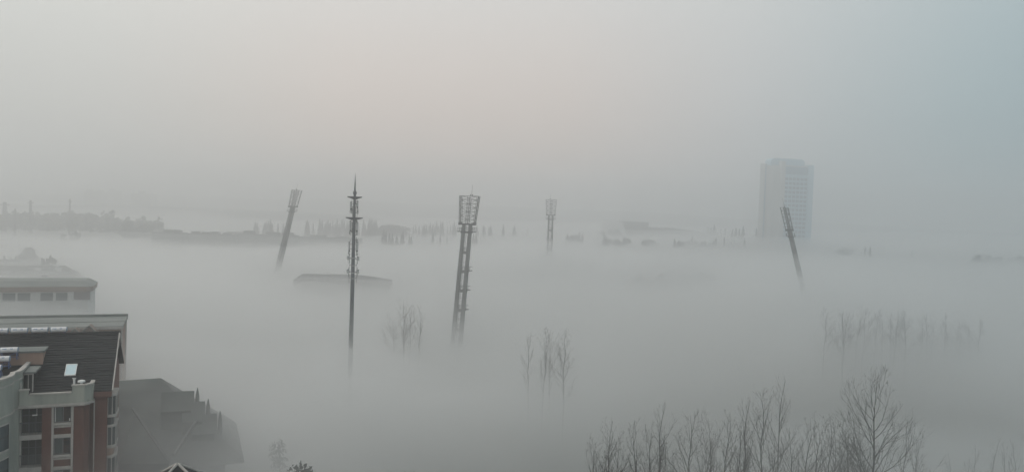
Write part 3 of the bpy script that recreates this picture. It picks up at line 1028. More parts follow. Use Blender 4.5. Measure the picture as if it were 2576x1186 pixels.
# ------------------------------------------------------------------ solar water heaters
def make_heater():
    h = empty('solar_water_heater', (0, 0, 0))
    b = MB()
    b.tube([(-.68, 0, .92), (.68, 0, .92)], [.24, .24], 20)
    tk = b.build('tank', M['tank'], h)
    for s in (-1, 1):
        MB().tube([(s * .68, 0, .92), (s * .73, 0, .92), (s * .75, 0, .92)], [.245, .245, .17], 18).build('end_cap', M['tankend'], tk)
    b = MB()
    for (x, w_) in ((-.35, .34), (.22, .22)):
        for a0 in (radians(195), radians(212)):
            a1 = a0 + radians(12)
            p = [(x + sx_ * w_ / 2, .244 * cos(a), .92 - .244 * sin(a) * -1 if False else .92 + .244 * sin(a + pi)) for a in (a0, a1) for sx_ in (-1, 1)]
            b.add(p, [(0, 1, 3, 2)])
    b.build('print', M['mark'], tk)
    b = MB()
    for k in range(14):
        x = -.62 + k * .095
        b.tube([(x, .05, .78), (x, .95, .12)], [.035, .035], 6)
    b.build('glass_tubes', M['bluetube'], h)
    b = MB()
    for s in (-1, 1):
        b.beam((s * .62, -.12, 0), (s * .62, -.02, .78), .05)
        b.beam((s * .62, 1.0, .06), (s * .62, 0.0, .80), .05)
        b.beam((s * .62, -.12, .03), (s * .62, 1.0, .03), .05)
        b.beam((s * .62, -.1, .2), (s * .62, .55, .42), .04)
    b.beam((-.62, -.1, .25), (.62, -.1, .25), .04)
    b.beam((-.62, 1.0, .06), (.62, 1.0, .06), .05)
    b.beam((-.62, -.12, .05), (.62, -.04, .7), .03)
    b.build('frame', M['blueframe'], h)
    return h


hA = Matrix.Translation(A.location) @ Matrix.Rotation(RZ, 4, 'Z')
heater0 = make_heater()
k = 0
for (u_, v_, z_, lab) in ((-4.98 + .0, 7.0, RGZ - .42, 'silver solar water heater on the dark ridge, last of its row towards the gable'),
                          (-6.62, 7.0, RGZ - .42, 'silver solar water heater, second from the end of the row along the dark ridge'),
                          (-8.35, 7.0, RGZ - .42, 'silver solar water heater, third from the end of the row along the dark ridge'),
                          (-10.0, 7.0, RGZ - .42, 'silver solar water heater on the dark ridge, cut by the left picture edge'),
                          (-8.35, 2.3, 34.5, 'solar water heater with blue frame on the round tower terrace, rearmost and highest one'),
                          (-8.75, .9, 33.95, 'solar water heater with blue frame on the round tower terrace, middle one of three'),
                          (-9.1, -.6, 33.45, 'solar water heater with blue frame at the rim of the round tower terrace, frontmost')):
    o = heater0 if k == 0 else copy_tree(heater0)
    o.location = hA @ Vector((u_, v_, z_))
    o.rotation_euler = (0, 0, RZ)
    tag(o, lab, 'water heater', 'solar water heaters on the roof')
    k += 1
# rack the rear two stand on
# white pipe, dome and blue sheet on the terrace corner
o = MB().box(-.07, .07, -.07, .07, 0, 1.05).box(-.16, .16, -.05, .05, .98, 1.05).build('vent_pipe', M['whitepaint'])
o.location = hA @ Vector((-2.62, -1.15, 32.2))
tag(o, 'square white vent pipe standing on the terrace below the skylight', 'pipe')
b = MB()
b.tube([(0, 0, 0), (0, 0, .3), (0, 0, .32), (0, 0, .45), (0, 0, .52)], [.12, .12, .33, .3, .08], 16)
o = b.build('roof_ventilator', M['whitepaint'])
o.location = hA @ Vector((-2.12, -.35, 32.38))
tag(o, 'small white domed roof ventilator at the terrace corner', 'ventilator')
b = MB()
b.box(-.42, .42, -.35, .35, 0, .10)
b.box(-.36, .36, -.28, .28, .10, .34)
o = b.build('storage_chest', M['skyglass'])
o.location = hA @ Vector((-2.1, -.9, 32.2))
tag(o, 'pale blue chest behind the cream parapet at the terrace corner', 'chest')


# ------------------------------------------------------------------ blocks behind
def local(px, py, d, name, lab, cat='building', rz=RZ, group=None):
    p = at(px, py, d)
    return empty(name, (p.x, p.y, 0), rz, lab, cat, group), p.z


Bb, zB = local(304.3, 818.5, 112, 'apartment_block', 'pinkish block with flat grey roof slab, right behind the dark tiled ridge')
b = MB()
b.box(-34, 0, .3, 9.6, 0, zB - .35)
b.build('wall', M['pinkwall'], Bb)
b = MB()
b.box(-34.3, .25, -.2, 9.9, zB - .35, zB)
b.box(-34.3, .25, 9.6, 9.9, zB, zB + .35)
b.box(-34.3, .25, 4.0, 4.3, zB, zB + .08)
b.build('roof', M['slab'], Bb)
MB().box(-34.4, .35, -.35, -.2, zB - .42, zB - .1).build('cornice', M['trim'], Bb)
MB().box(0.0, .12, .3, 1.3, 0, zB - .35).box(0.0, .12, 8.4, 9.6, 0, zB - .35).build('corner_strip', M['trim'], Bb)
for uc, zt, wd, hh in ((-3.75, zB + .42, 1.0, 1.05), (-5.45, zB + .02, .7, .65)):
    b = MB()
    z0 = zt - hh
    b.add([(uc - wd, -2.4, z0), (uc + wd, -2.4, z0), (uc, -2.4, zt), (uc - wd, .2, z0), (uc + wd, .2, z0), (uc, .2, zt)],
          [(0, 1, 2), (5, 4, 3), (1, 4, 5, 2), (2, 5, 3, 0), (0, 3, 4, 1)])
    b.box(uc - wd + .1, uc + wd - .1, -2.3, .1, z0 - 6, z0)
    g = b.build('gable', M['brownband'], Bb)
    b = MB()
    for s in (-1, 1):
        b.beam((uc + s * (wd + .12), -2.45, z0 - .12), (uc, -2.45, zt + .03), .12, .16)
    b.build('barge_board', M['slab'], g)

Cb, zC = local(228, 735, 165, 'apartment_block', 'white-walled block with brown hipped roof band and four square windows, half sunk in fog')
b = MB()
b.prism([(-3.1, 0), (-.6, 0), (0, .8), (0, 9), (-34, 9), (-34, 0)], 0, zC + .3)
b.build('wall', M['whitewall'], Cb)
MB().box(-3.05, -.08, -.06, .0, zC - 1.5, zC + .25).build('recess_panel', M['purple'], Cb)
b = MB()
b.prism([(-34.4, -.4), (-.75, -.4), (.35, .7), (.35, 9.4), (-34.4, 9.4)], zC + .25, zC + 1.25, 0)
b.build('fascia_band', M['brownband'], Cb)
b = MB()
lo = [(-34.4, -.45), (-.78, -.45), (.4, .7), (.4, 9.4), (-34.4, 9.4)]
hi = [(-34.0, 1.4), (-1.6, 1.4), (-1.1, 2.0), (-1.1, 7.6), (-34.0, 7.6)]
n = 5
b.add([(x, y, zC + 1.25) for x, y in lo] + [(x, y, zC + 2.3) for x, y in hi],
      [tuple(range(n, 2 * n))] + [(i, (i + 1) % n, n + (i + 1) % n, n + i) for i in range(n)] + [tuple(reversed(range(n)))])
b.build('roof', M['slab'], Cb)
for (u0, u1) in ((-15.6, -13.4), (-13.0, -10.8), (-9.0, -6.8), (-6.25, -4.2), (-20.2, -18.0), (-22.6, -20.6)):
    f_ = MB()
    f_.box(u0 - .08, u1 + .08, -.12, 0, zC - 1.75, zC - 1.6).box(u0 - .08, u1 + .08, -.1, 0, zC, zC + .1)
    o = f_.build('window', M['whitewall'], Cb)
    MB().box(u0, u1, -.04, .02, zC - 1.6, zC).build('pane', M['glassblue'], o)


def hip_block(px, py, d, lab, length, depth, rise, zdrop, over=.6, inset=3.0, rz=RZ, wallm='slab', roofm='oldtile', name='apartment_block', heaters=(), group=None):
    """block whose ridge's right end shows at the given pixel"""
    o, z = local(px, py, d, name, lab, rz=rz, group=group)
    b = MB()
    b.box(-length, inset, -depth / 2, depth / 2, 0, z - rise)
    b.build('wall', M[wallm], o)
    b = MB()
    e = over
    zE = z - rise - zdrop
    b.add([(-length - e, -depth / 2 - e, zE), (inset + e, -depth / 2 - e, zE), (inset + e, depth / 2 + e, zE), (-length - e, depth / 2 + e, zE),
           (-length + inset, -.15, z), (0, -.15, z), (0, .15, z), (-length + inset, .15, z)],
          [(0, 1, 5, 4), (1, 2, 6, 5), (2, 3, 7, 6), (3, 0, 4, 7), (4, 5, 6, 7), (3, 2, 1, 0)])
    b.build('roof', M[roofm], o)
    m_ = Matrix.Translation(o.location) @ Matrix.Rotation(rz, 4, 'Z')
    return o, z, m_


_, zD, mD = hip_block(165, 668, 222, 'low grey hipped roof in mist right behind the brown-banded block', 40, 10, 2.6, .3)
_, zD2, mD2 = hip_block(196, 690, 232, 'faint lower hipped roof just right of the misty grey ridge', 14, 9, 2.0, .3)
_, zE_, mE = hip_block(60, 652, 262, 'farthest grey hipped roof below the lone cedar, at the left edge', 40, 10, 2.6, .3, roofm='oldtile')
SG = 'white solar heaters on the misty roofs'
hm = MB().tube([(-.8, 0, .7), (.8, 0, .7)], [.28, .28], 10).box(-.7, .7, .1, .6, .0, .5).mesh('solar_water_heater', M['tank'])
for (px, py, d, lab) in ((90, 661, 222, 'white solar tank glint on the ridge below the cedar'), (95, 674, 212, 'left one of two white solar tank glints side by side below the cedar'), (147, 675, 212, 'right one of two white solar tank glints side by side below the cedar'),
                    (5, 697, 176, 'long white solar tank glint at the left edge above the brown roof band'), (112, 690, 188, 'dim white solar tank glint just above the brown roof band'), (5, 661, 222, 'white solar tank glint at the left edge level with the cedar foot')):
    o = bpy.data.objects.new('solar_water_heater', hm)
    col.objects.link(o)
    o.location = at(px, py, d)
    o.location.z -= .7
    o.rotation_euler = (0, 0, RZ)
    o.scale = (.9, .9, .9)
    tag(o, lab, 'water heater', SG)

# tiled house in the fog right of the apartment block
Fb, zF = local(404, 951, 100, 'tiled_house', 'dim dark tiled roof with stepped dormers, in fog beside the brick apartment block', 'building')
b = MB()
b.box(-16, 7.5, -7.5, 7, 0, zF - 8.2)
b.build('wall', M['purple'], Fb)
rfF = MB()
zE2 = zF - 8.6
rfF.add([(-16.6, -11.6, zE2), (9.6, -9.2, zE2), (9.6, 9, zE2), (-16.6, 9, zE2), (-13, 0, zF - .3), (0, 0, zF), (0, .3, zF), (-13, .3, zF - .3)],
        [(0, 1, 5, 4), (1, 2, 6, 5), (2, 3, 7, 6), (3, 0, 4, 7), (4, 5, 6, 7), (3, 2, 1, 0)])
rfo = rfF.build('roof', M['oldtile'], Fb)
IF = (Matrix.Translation(Fb.location) @ Matrix.Rotation(RZ, 4, 'Z')).inverted()
def flat_loc(px, py, d):
    return IF @ at(px, py, d)
for (ax, ay, bx_, by_, cx_, cy_) in ((456, 973, 489, 972, 497, 974), (507, 1000, 516, 999, 524, 1002), (532, 1030, 546, 1030, 554, 1032)):
    p, q, s = flat_loc(ax, ay, 99), flat_loc(bx_, by_, 97.5), flat_loc(cx_, cy_, 97.5)
    b = MB()
    w_ = 1.7
    for (e0, e1, zz_) in ((p.x - 2.2, q.x, min(p.z, q.z)),):
        y = q.y
        b.add([(e0, y - w_, zz_ - 2.0), (e1, y - w_, zz_ - 2.0), (e1, y, zz_), (e0, y, zz_), (e0, y + w_, zz_ - 2.0), (e1, y + w_, zz_ - 2.0)],
              [(0, 1, 2, 3), (3, 2, 5, 4), (1, 5, 2), (0, 3, 4), (0, 4, 5, 1)])
        b.box(e0, e1 - .3, y - w_ + .25, y + w_ - .25, zz_ - 5.0, zz_ - 2.0)
    dm = b.build('dormer', M['oldtile'], Fb)
    b = MB()
    b.tube([(s.x, s.y, s.z - 3.2), (s.x, s.y, s.z - 1.0), (s.x, s.y, s.z)], [.30, .22, .04], 8)
    b.build('pinnacle', M['oldtile'], dm)
b = MB()
for (a0, a1, d0, d1) in (((334, 1026), (424, 1160), 94, 86), ((492, 1060), (436, 1142), 94, 87.5)):
    p, q = flat_loc(*a0, d0), flat_loc(*a1, d1)
    b.beam(p, q, .28, .25)
b.build('hip_ridge', M['standroof'], Fb)
b = MB()
p, q, s = flat_loc(340, 1040, 93.5), flat_loc(425, 1165, 85.5), flat_loc(300, 1165, 85.5)
b.add([p, q, s, p + Vector((0, 1.5, -2)), q + Vector((0, 1.5, -2)), s + Vector((0, 1.5, -2))], [(0, 2, 1), (3, 4, 5), (0, 1, 4, 3), (1, 2, 5, 4), (2, 0, 3, 5)])
b.build('front_wing', M['oldtile'], Fb)

# roof tip of a turret at the bottom edge
Gb, zG = local(447, 1167, 60, 'turret', 'dark pointed roof tip with pale hips poking up at the bottom edge', 'building')
b = MB()
R_ = 3.6
b.box(-R_ + .5, R_ - .5, -R_ + .5, R_ - .5, 0, zG - 2.9)
b.build('wall', M['cream'], Gb)
b = MB()
for k in range(9):
    t0, t1 = k / 9, (k + 1) / 9
    r0, r1 = R_ * (1 - t0) + .04, R_ * (1 - t1) + .04
    z0, z1 = zG - 2.9 * (1 - t0), zG - 2.9 * (1 - t1)
    b.prism([(-r0, -r0), (r0, -r0), (r0, r0), (-r0, r0)], z0, z1, 0, r1 / r0 * 1.03)
rt_ = b.build('roof', M['tile'], Gb)
b = MB()
for sx_, sy_ in ((-1, -1), (1, -1), (1, 1), (-1, 1)):
    b.tube([(sx_ * R_, sy_ * R_, zG - 2.85), (sx_ * .05, sy_ * .05, zG + .05)], [.10, .10], 6)
b.build('hip_tile', M['trim'], rt_)

# ------------------------------------------------------------------ stadium stand and hidden far stand
p0_, p1_ = at(737, 704, 335), at(978, 722, 338)
ang = atan2(p1_.y - p0_.y, p1_.x - p0_.x)
Ls = sqrt((p1_.x - p0_.x) ** 2 + (p1_.y - p0_.y) ** 2)
st = empty('grandstand', (p0_.x, p0_.y, 0), ang, 'dim flat-roofed grandstand on fins, behind the cell pole in the fog', 'grandstand')
zt = p0_.z
b = MB()
vs = []
prof = [(0, zt), (Ls * .30, zt + .15), (Ls * .60, zt + .3), (Ls * .80, zt - .5), (Ls, zt - 1.7)]
for y in (0, 20):
    vs += [(x, y, z + (1.0 if y else 0)) for x, z in prof] + [(x, y, z - 4.0 + (1.0 if y else 0)) for x, z in prof]
n = 5
fs = []
for i in range(n - 1):
    fs += [(n + i, n + i + 1, i + 1, i), (2 * n + i, 2 * n + i + 1, 3 * n + i + 1, 3 * n + i), (i, i + 1, 2 * n + i + 1, 2 * n + i), (n + i, 3 * n + i, 3 * n + i + 1, n + i + 1)]
fs += [(0, 2 * n, 3 * n, n), (n - 1, 2 * n - 1, 4 * n - 1, 3 * n - 1)]
b.add(vs, fs)
b.build('roof', M['standroof'], st)
for k in range(10):
    x = .8 + k * (Ls - 3) / 9
    MB().box(x, x + .6, .4, 3.0, 0, zt - 3.9 - (2.0 if k > 7 else 0)).build('fin', M['standroof'], st)
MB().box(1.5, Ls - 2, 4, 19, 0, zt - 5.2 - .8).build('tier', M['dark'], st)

p0_, p1_ = at(1570, 712, 395), at(1800, 706, 375)
ang = atan2(p1_.y - p0_.y, p1_.x - p0_.x)
Ls = sqrt((p1_.x - p0_.x) ** 2 + (p1_.y - p0_.y) ** 2)
st2 = empty('grandstand', (p0_.x, p0_.y, 0), ang, 'blurred dark grandstand shape sunk in fog, left of the edge-on mast', 'grandstand')
b = MB()
b.add([(0, 0, 11), (Ls, 0, 12), (Ls, 14, 17), (0, 14, 16), (0, 0, 9.5), (Ls, 0, 10.5), (Ls, 14, 15.5), (0, 14, 14.5)],
      [(0, 1, 2, 3), (7, 6, 5, 4), (0, 4, 5, 1), (1, 5, 6, 2), (2, 6, 7, 3), (3, 7, 4, 0)])
b.build('roof', M['standroof'], st2)
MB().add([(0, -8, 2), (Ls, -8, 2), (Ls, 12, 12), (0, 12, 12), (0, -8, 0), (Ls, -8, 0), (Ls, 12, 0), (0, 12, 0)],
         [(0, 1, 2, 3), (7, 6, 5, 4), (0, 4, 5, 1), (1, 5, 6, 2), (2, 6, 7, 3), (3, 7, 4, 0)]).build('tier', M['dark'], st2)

# ------------------------------------------------------------------ far buildings
def far_block(px0, px1, pyt, d, lab, depth=14, wm_='slab', rm='oldtile', boxes=(), name='building', group=None, pitched=0, wins=0):
    p, q = at(px0, pyt, d), at(px1, pyt + (px1 - px0) * .033, d)
    Ln = (q - p).length
    z = (p.z + q.z) / 2
    o = empty(name, (p.x, p.y, 0), atan2(q.y - p.y, q.x - p.x), lab, 'building', group)
    MB().box(0, Ln, 0, depth, 0, z - pitched).build('wall', M[wm_], o)
    b = MB()
    if pitched:
        b.add([(-.5, -.6, z - pitched), (Ln + .5, -.6, z - pitched), (Ln + .5, depth + .6, z - pitched), (-.5, depth + .6, z - pitched), (1, depth / 2, z), (Ln - 1, depth / 2, z)],
              [(0, 1, 5, 4), (1, 2, 5), (2, 3, 4, 5), (3, 0, 4), (3, 2, 1, 0)])
    else:
        b.box(-.4, Ln + .4, -.4, depth + .4, z, z + .5)
    r_ = b.build('roof', M[rm], o)
    for (t, wd, hh) in boxes:
        MB().box(t * Ln - wd / 2, t * Ln + wd / 2, 3, 9, z + .5, z + .5 + hh).build('stair_head', M[rm], r_)
    if wins:
        for k in range(wins):
            x = Ln * (k + .35) / wins
            MB().box(x, x + 1.8, -.06, .02, z - 6.0, z - 4.3).build('window', M['glass'], o)
    return o


far_block(381, 456, 585, 700, 'low far block with two roof boxes right of the dark woods', boxes=((.5, 8, 2.0), (.8, 5, 2.6)), wins=4, wm_='slab')
far_block(468, 590, 588, 720, 'long low far block with several roof boxes, left of the leaning mast', boxes=((.15, 6, 2.0), (.35, 5, 1.6), (.55, 7, 2.2), (.8, 6, 1.5)), rm='oldtile', wm_='slab')
far_block(592, 742, 589, 730, 'long dark far roofline broken behind the leaning left mast', boxes=((.2, 9, 3), (.6, 12, 2.5), (.85, 10, 2.5)), rm='oldtile', wm_='slab')
far_block(750, 905, 596, 760, 'faint long far roofline running from the leaning mast to the cell pole', boxes=((.3, 14, 1.8), (.7, 12, 1.2)), rm='slab', wm_='slab')
far_block(560, 640, 582, 820, 'faint far block with shallow pitched roof behind the long rooflines', pitched=3, rm='oldtile', wm_='slab')
far_block(408, 432, 576, 800, 'tiny far gabled block above the low block right of the woods', pitched=3, rm='standroof', wm_='slab')
for (x0, x1, y, d, lab) in ((212, 232, 481, 1750, 'ghostly far high-rise, leftmost of the misty skyline'), (240, 262, 484, 1750, 'ghostly far high-rise, second in the misty skyline'),
                            (268, 290, 480, 1800, 'ghostly far high-rise, third in the misty skyline'), (330, 378, 486, 1650, 'widest ghostly far block, right end of the misty skyline')):
    far_block(x0, x1, y, d, lab, depth=30, boxes=((.5, 12, 5),), group='ghostly skyline at the upper left')
# white exhibition hall on the far slope
far_block(1548, 1632, 557, 1120, 'long dim hall with flat roof on the far slope right of the small mast', depth=30, wm_='oldtile', rm='standroof')
p = at(1520, 556, 1100)
hl = empty('exhibition_hall', (p.x, p.y, 0), radians(4), 'pale hall with slanted white end wall on the far slope', 'building')
b = MB()
b.add([(0, 0, 0), (36, 0, 0), (36, 30, 0), (0, 30, 0), (2, 4, p.z + 2), (20, 4, p.z + 1.0), (34, 26, p.z - 2), (2, 26, p.z + 2)],
      [(3, 2, 1, 0), (4, 5, 6, 7), (0, 1, 5, 4), (1, 2, 6, 5), (2, 3, 7, 6), (3, 0, 4, 7)])
b.build('wall', M['whitepaint'], hl)

# far pylons and poles at the left
PG = 'faint far poles above the woods'
for (px, py, d, w_, lab) in ((176, 500, 850, .9, 'faint far pylon with cross arm, tallest above the dark woods'), (77, 503, 870, 1.6, 'faint far chimney left of the tallest pylon'),
                             (38, 524, 820, .8, 'short faint far pole at the left end of the woods'), (12, 508, 900, 2.6, 'stubby faint far water tank pole at the left edge')):
    p = at(px, py, d)
    o = empty('pylon', (p.x, p.y, 0), 0, lab, 'pylon', PG)
    b = MB()
    b.tube([(0, 0, 0), (0, 0, p.z)], [w_ * 1.3, w_ * .7], 6)
    b.build('shaft', M['steel'], o)
    b = MB()
    b.box(-w_ * 2.2, w_ * 2.2, -.4, .4, p.z - 3.2, p.z - 2.4)
    b.build('cross_arm', M['steel'], o)

# ------------------------------------------------------------------ trees
def rnd_dir(rg, base, ang):
    """unit vector at angle ang from base, random azimuth"""
    a = Vector((1, 0, 0)) if abs(base.x) < .8 else Vector((0, 1, 0))
    s = base.cross(a).normalized()
    t = base.cross(s)
    az = rg.uniform(0, 2 * pi)
    return (base * cos(ang) + (s * cos(az) + t * sin(az)) * sin(ang)).normalized()


def limb(b, rg, p, d, ln, r, lvl, up, n, seg=5, wob=.10):
    wob *= 1.7
    """one curved limb with its side shoots"""
    pts, rad = [p.copy()], [r]
    q, dd = p.copy(), d.copy()
    for i in range(seg):
        dd = (dd + Vector((rg.uniform(-wob, wob), rg.uniform(-wob, wob), up + rg.uniform(-wob, wob) * .5))).normalized()
        q = q + dd * (ln / seg)
        pts.append(q.copy())
        rad.append(max(.008, r * (1 - .85 * (i + 1) / seg)))
    b.tube(pts, rad, n, cap=False)
    return pts, rad


def make_bare(seed, H, spread=1.0, first=.3, npri=22, heavy=1.0):
    rg = random.Random(seed)
    tb, cb = MB(), MB()
    pts, rad = [], []
    x = y = 0.0
    fork = rg.uniform(.45, .8)
    r0 = .0085 * H * heavy
    for i in range(13):
        t = i / 12
        x += rg.uniform(-.012, .012) * H * (.3 + t)
        y += rg.uniform(-.012, .012) * H * (.3 + t)
        pts.append(Vector((x * t, y * t, H * t)))
        rad.append(max(.014, r0 * (1 - t) ** .85))
    tb.tube(pts, rad, 7)
    def on(t):
        k = min(11, int(t * 12))
        f = t * 12 - k
        return pts[k].lerp(pts[k + 1], f), rad[k] * (1 - f) + rad[k + 1] * f
    for k in range(npri):
        t = first + (0.97 - first) * ((k + rg.uniform(0, .8)) / npri) ** .85
        p, r = on(t)
        ln = H * (.30 * (1 - t) ** .65 + .045) * rg.uniform(.7, 1.25) * spread
        ang = radians(rg.uniform(26, 50)) * (.75 + .4 * spread * .6)
        d = rnd_dir(rg, Vector((0, 0, 1)), ang)
        bp, br = limb(cb, rg, p, d, ln, min(r * .55, .050 * heavy), 1, .13, 5, 6, .10)
        ns = max(3, int(ln * 1.5))
        for m in range(ns):
            f = .18 + .8 * (m + rg.random() * .7) / ns
            kk = min(5, int(f * 6))
            q = bp[kk].lerp(bp[kk + 1], f * 6 - kk)
            dd = (bp[kk + 1] - bp[kk]).normalized()
            l2 = ln * rg.uniform(.22, .46) * (1.15 - .6 * f)
            d2 = rnd_dir(rg, dd, radians(rg.uniform(24, 52)))
            sp, sr = limb(cb, rg, q, d2, l2, min(br[kk] * .6, .024), 2, .12, 3, 4, .13)
            for s in range(max(2, int(l2 * 1.7))):
                f2 = rg.uniform(.2, .98)
                k2 = min(3, int(f2 * 4))
                q2 = sp[k2].lerp(sp[k2 + 1], f2 * 4 - k2)
                d3 = rnd_dir(rg, (sp[k2 + 1] - sp[k2]).normalized(), radians(rg.uniform(22, 48)))
                limb(cb, rg, q2, d3, l2 * rg.uniform(.3, .55), .012, 3, .08, 3, 2, .1)
    return tb.mesh('trunk', M['bark'], smooth=True), cb.mesh('branches', M['bark'], smooth=True), H


def put_tree(meshes, loc, scale, rz, name, cat, label, group, crown='branches'):
    tm, cm, H = meshes
    o = empty(name, loc, rz, label, cat, group)
    o.scale = scale if isinstance(scale, tuple) else (scale,) * 3
    for nm, me in (('trunk', tm), (crown, cm)):
        c = bpy.data.objects.new(nm, me)
        col.objects.link(c)
        c.parent = o
    return o


BARE = [make_bare(21, 26, 1.0, .42, 20), make_bare(22, 26, .85, .45, 18), make_bare(23, 26, 1.15, .38, 22), make_bare(24, 26, .75, .5, 16),
        make_bare(25, 26, 1.0, .40, 24), make_bare(26, 26, .9, .35, 22)]
BIG = make_bare(43, 27, 1.25, .26, 38, 1.05)
SLIM = [make_bare(31, 25, .60, .45, 18, .8), make_bare(32, 25, .7, .5, 15, .8), make_bare(33, 25, .55, .4, 16, .8)]
rt3 = random.Random(5)


def top_tree(meshes, px, py, d, name, cat, label, group, wide=1.0, crown='branches', rz=None):
    p = at(px, py, d)
    s = p.z / meshes[2]
    return put_tree(meshes, (p.x, p.y, 0), (s * wide, s * wide, s), rt3.uniform(0, 6.28) if rz is None else rz, name, cat, label, group, crown)


FRONT = [(1493, 1113, 99), (1535, 1062, 101), (1562, 1100, 104), (1612, 1055, 100), (1640, 1085, 96), (1676, 1022, 102), (1742, 1040, 101), (1772, 1095, 97), (1791, 1052, 105), (1820, 1032, 101),
         (1862, 1080, 98), (1893, 1010, 101), (1929, 986, 104), (1963, 958, 106), (1994, 1072, 99), (2022, 1052, 102), (2056, 1062, 97), (2079, 1045, 101), (2112, 1072, 103), (2143, 1082, 98),
         (2163, 1060, 107), (2278, 1058, 103), (2304, 1105, 99)]
FRONT_L = ['slim leafless treetop at the far left end of the front row', 'leafless treetop with two side shoots, second from the left end of the front row', 'low leafless treetop, third from the left in the front row',
           'bushy leafless treetop, fourth from the left in the front row', 'low leafless treetop just left of the tallest one in the front left half', 'tallest leafless treetop in the left half of the front row',
           'leafless treetop with wide V branches, just right of the tallest in the left half', 'low leafless treetop left of the twin-tipped one in the front row', 'leafless treetop, left tip of the pair in mid front row',
           'leafless treetop, right tip of the pair in mid front row', 'low leafless treetop left of the three tall tips in the front row', 'leafless treetop, lowest and leftmost of the three tall tips',
           'leafless treetop, middle one of the three tall tips', 'highest slender leafless tree, rightmost of the three tall tips', 'low leafless treetop just right of the highest slender tree',
           'leafless treetop between the highest slender tree and the widest tree, first of them', 'low leafless treetop in the dense clump left of the widest tree', 'tallest tip of the dense clump left of the widest tree',
           'leafless treetop on the right side of the dense clump left of the widest tree', 'low leafless treetop at the foot of the widest tree, on its left', 'leafless treetop half behind the widest tree, on its left',
           'faint leafless treetop leaning out right of the widest tree', 'low faint leafless treetop at the right end of the front row']
FG = 'leafless trees along the bottom right'
for i, ((px, py, d), lab) in enumerate(zip(FRONT, FRONT_L)):
    top_tree(BARE[i % 6], px, py, d, 'bare_tree', 'tree', lab, FG, rt3.uniform(.85, 1.05))
top_tree(BIG, 2203, 955, 97, 'bare_tree', 'tree', 'widest and darkest leafless tree with broad oval crown, bottom right', FG, 1.0, rz=.6)
# undergrowth-high young trees between them
for k in range(9):
    px = 1520 + k * 84 + rt3.uniform(-12, 12)
    if 2180 < px < 2225:
        continue
    top_tree(BARE[(k * 5 + 2) % 6], px, rt3.uniform(1108, 1150), rt3.uniform(93, 108), 'bare_tree', 'tree', 'low leafless tree whose twigs fill the front row between the taller treetops', 'low leafless trees filling the front row', 1.05)
CG = 'faint leafless trees in the bottom right corner'
for (px, py, d, lab) in ((2498, 1098, 112, 'tallest faint leafless tree of the bottom right corner'), (2463, 1118, 110, 'faint leafless tree left of the tallest in the bottom right corner'), (2530, 1115, 112, 'faint leafless tree right of the tallest in the bottom right corner'),
                         (2560, 1112, 110, 'faint leafless tree cut by the right picture edge'), (2395, 1140, 112, 'faint low leafless tree midway between the widest tree and the corner'), (2430, 1146, 108, 'faintest low leafless tree left of the corner group')):
    top_tree(SLIM[int(px) % 3], px, py, d, 'bare_tree', 'tree', lab, CG)
for (px, py, d, m, w_, lab) in ((1335, 840, 164, 0, 1.0, 'thin leafless poplar, leftmost of the four standing in open fog'), (1371, 826, 166, 1, .9, 'thin leafless poplar, second of the four standing in open fog'),
                            (1388, 830, 168, 2, .8, 'thin leafless poplar, third of the four standing in open fog'), (1424, 838, 163, 1, 1.1, 'thin leafless poplar, rightmost of the four standing in open fog'),
                            (1020, 757, 205, 0, 1.0, 'leafless poplar in fog between cell pole and nearest mast, taller and bushier one'), (1057, 772, 207, 2, .9, 'leafless poplar in fog just left of the nearest mast foot'),
                            (990, 795, 207, 1, 1.2, 'short faint leafless tree just right of the cell pole'), (1034, 770, 209, 2, .8, 'thin leafless poplar close beside the taller bushy one near the cell pole')):
    top_tree(BARE[(m * 2 + int(px)) % 6], px, py, d, 'bare_tree', 'tree', lab, 'leafless poplars in the middle fog', w_ * 1.05)
for k in range(22):
    px = 2090 + k * 17 + rt3.uniform(-20, 20)
    top_tree((BARE + SLIM)[k % 9], px, 772 + abs(px - 2260) * .05 + 46 * rt3.random() ** 1.3, rt3.uniform(212, 235), 'bare_tree', 'tree', 'blurred leafless tree in the grove right of the edge-on mast, in thick fog', 'blurred leafless grove at the right', 1.35)


# evergreens
def make_conifer(seed, H, rb, n=170, trunk_r=.18, shape=1.0):
    rg = random.Random(seed)
    t = MB().tube([(0, 0, 0), (0, 0, H * .5), (0, 0, H)], [trunk_r, trunk_r * .6, .02], 5)
    c = MB()
    for k in range(n):
        f = .10 + .9 * (k / n)
        z = H * f
        ln = (rb * (1 - f) ** shape + .25) * rg.uniform(.55, 1.2)
        a = k * 2.399 + rg.uniform(-.4, .4)
        dr = -.30 * ln * rg.uniform(.2, 1.2)
        ux, uy = cos(a), sin(a)
        w_ = ln * .28 + .18
        tip = Vector((ux * ln, uy * ln, z + dr))
        m = Vector((ux * ln * .5, uy * ln * .5, z + .12 * ln))
        s = Vector((-uy, ux, 0)) * w_
        base = Vector((0, 0, z))
        c.add([base, m + s, tip, m - s, m + Vector((0, 0, -.45 * w_ - .25))], [(0, 1, 2, 3), (0, 4, 1), (1, 4, 2), (2, 4, 3), (3, 4, 0)])
    return t.mesh('trunk', M['bark']), c.mesh('crown', M['needle']), H


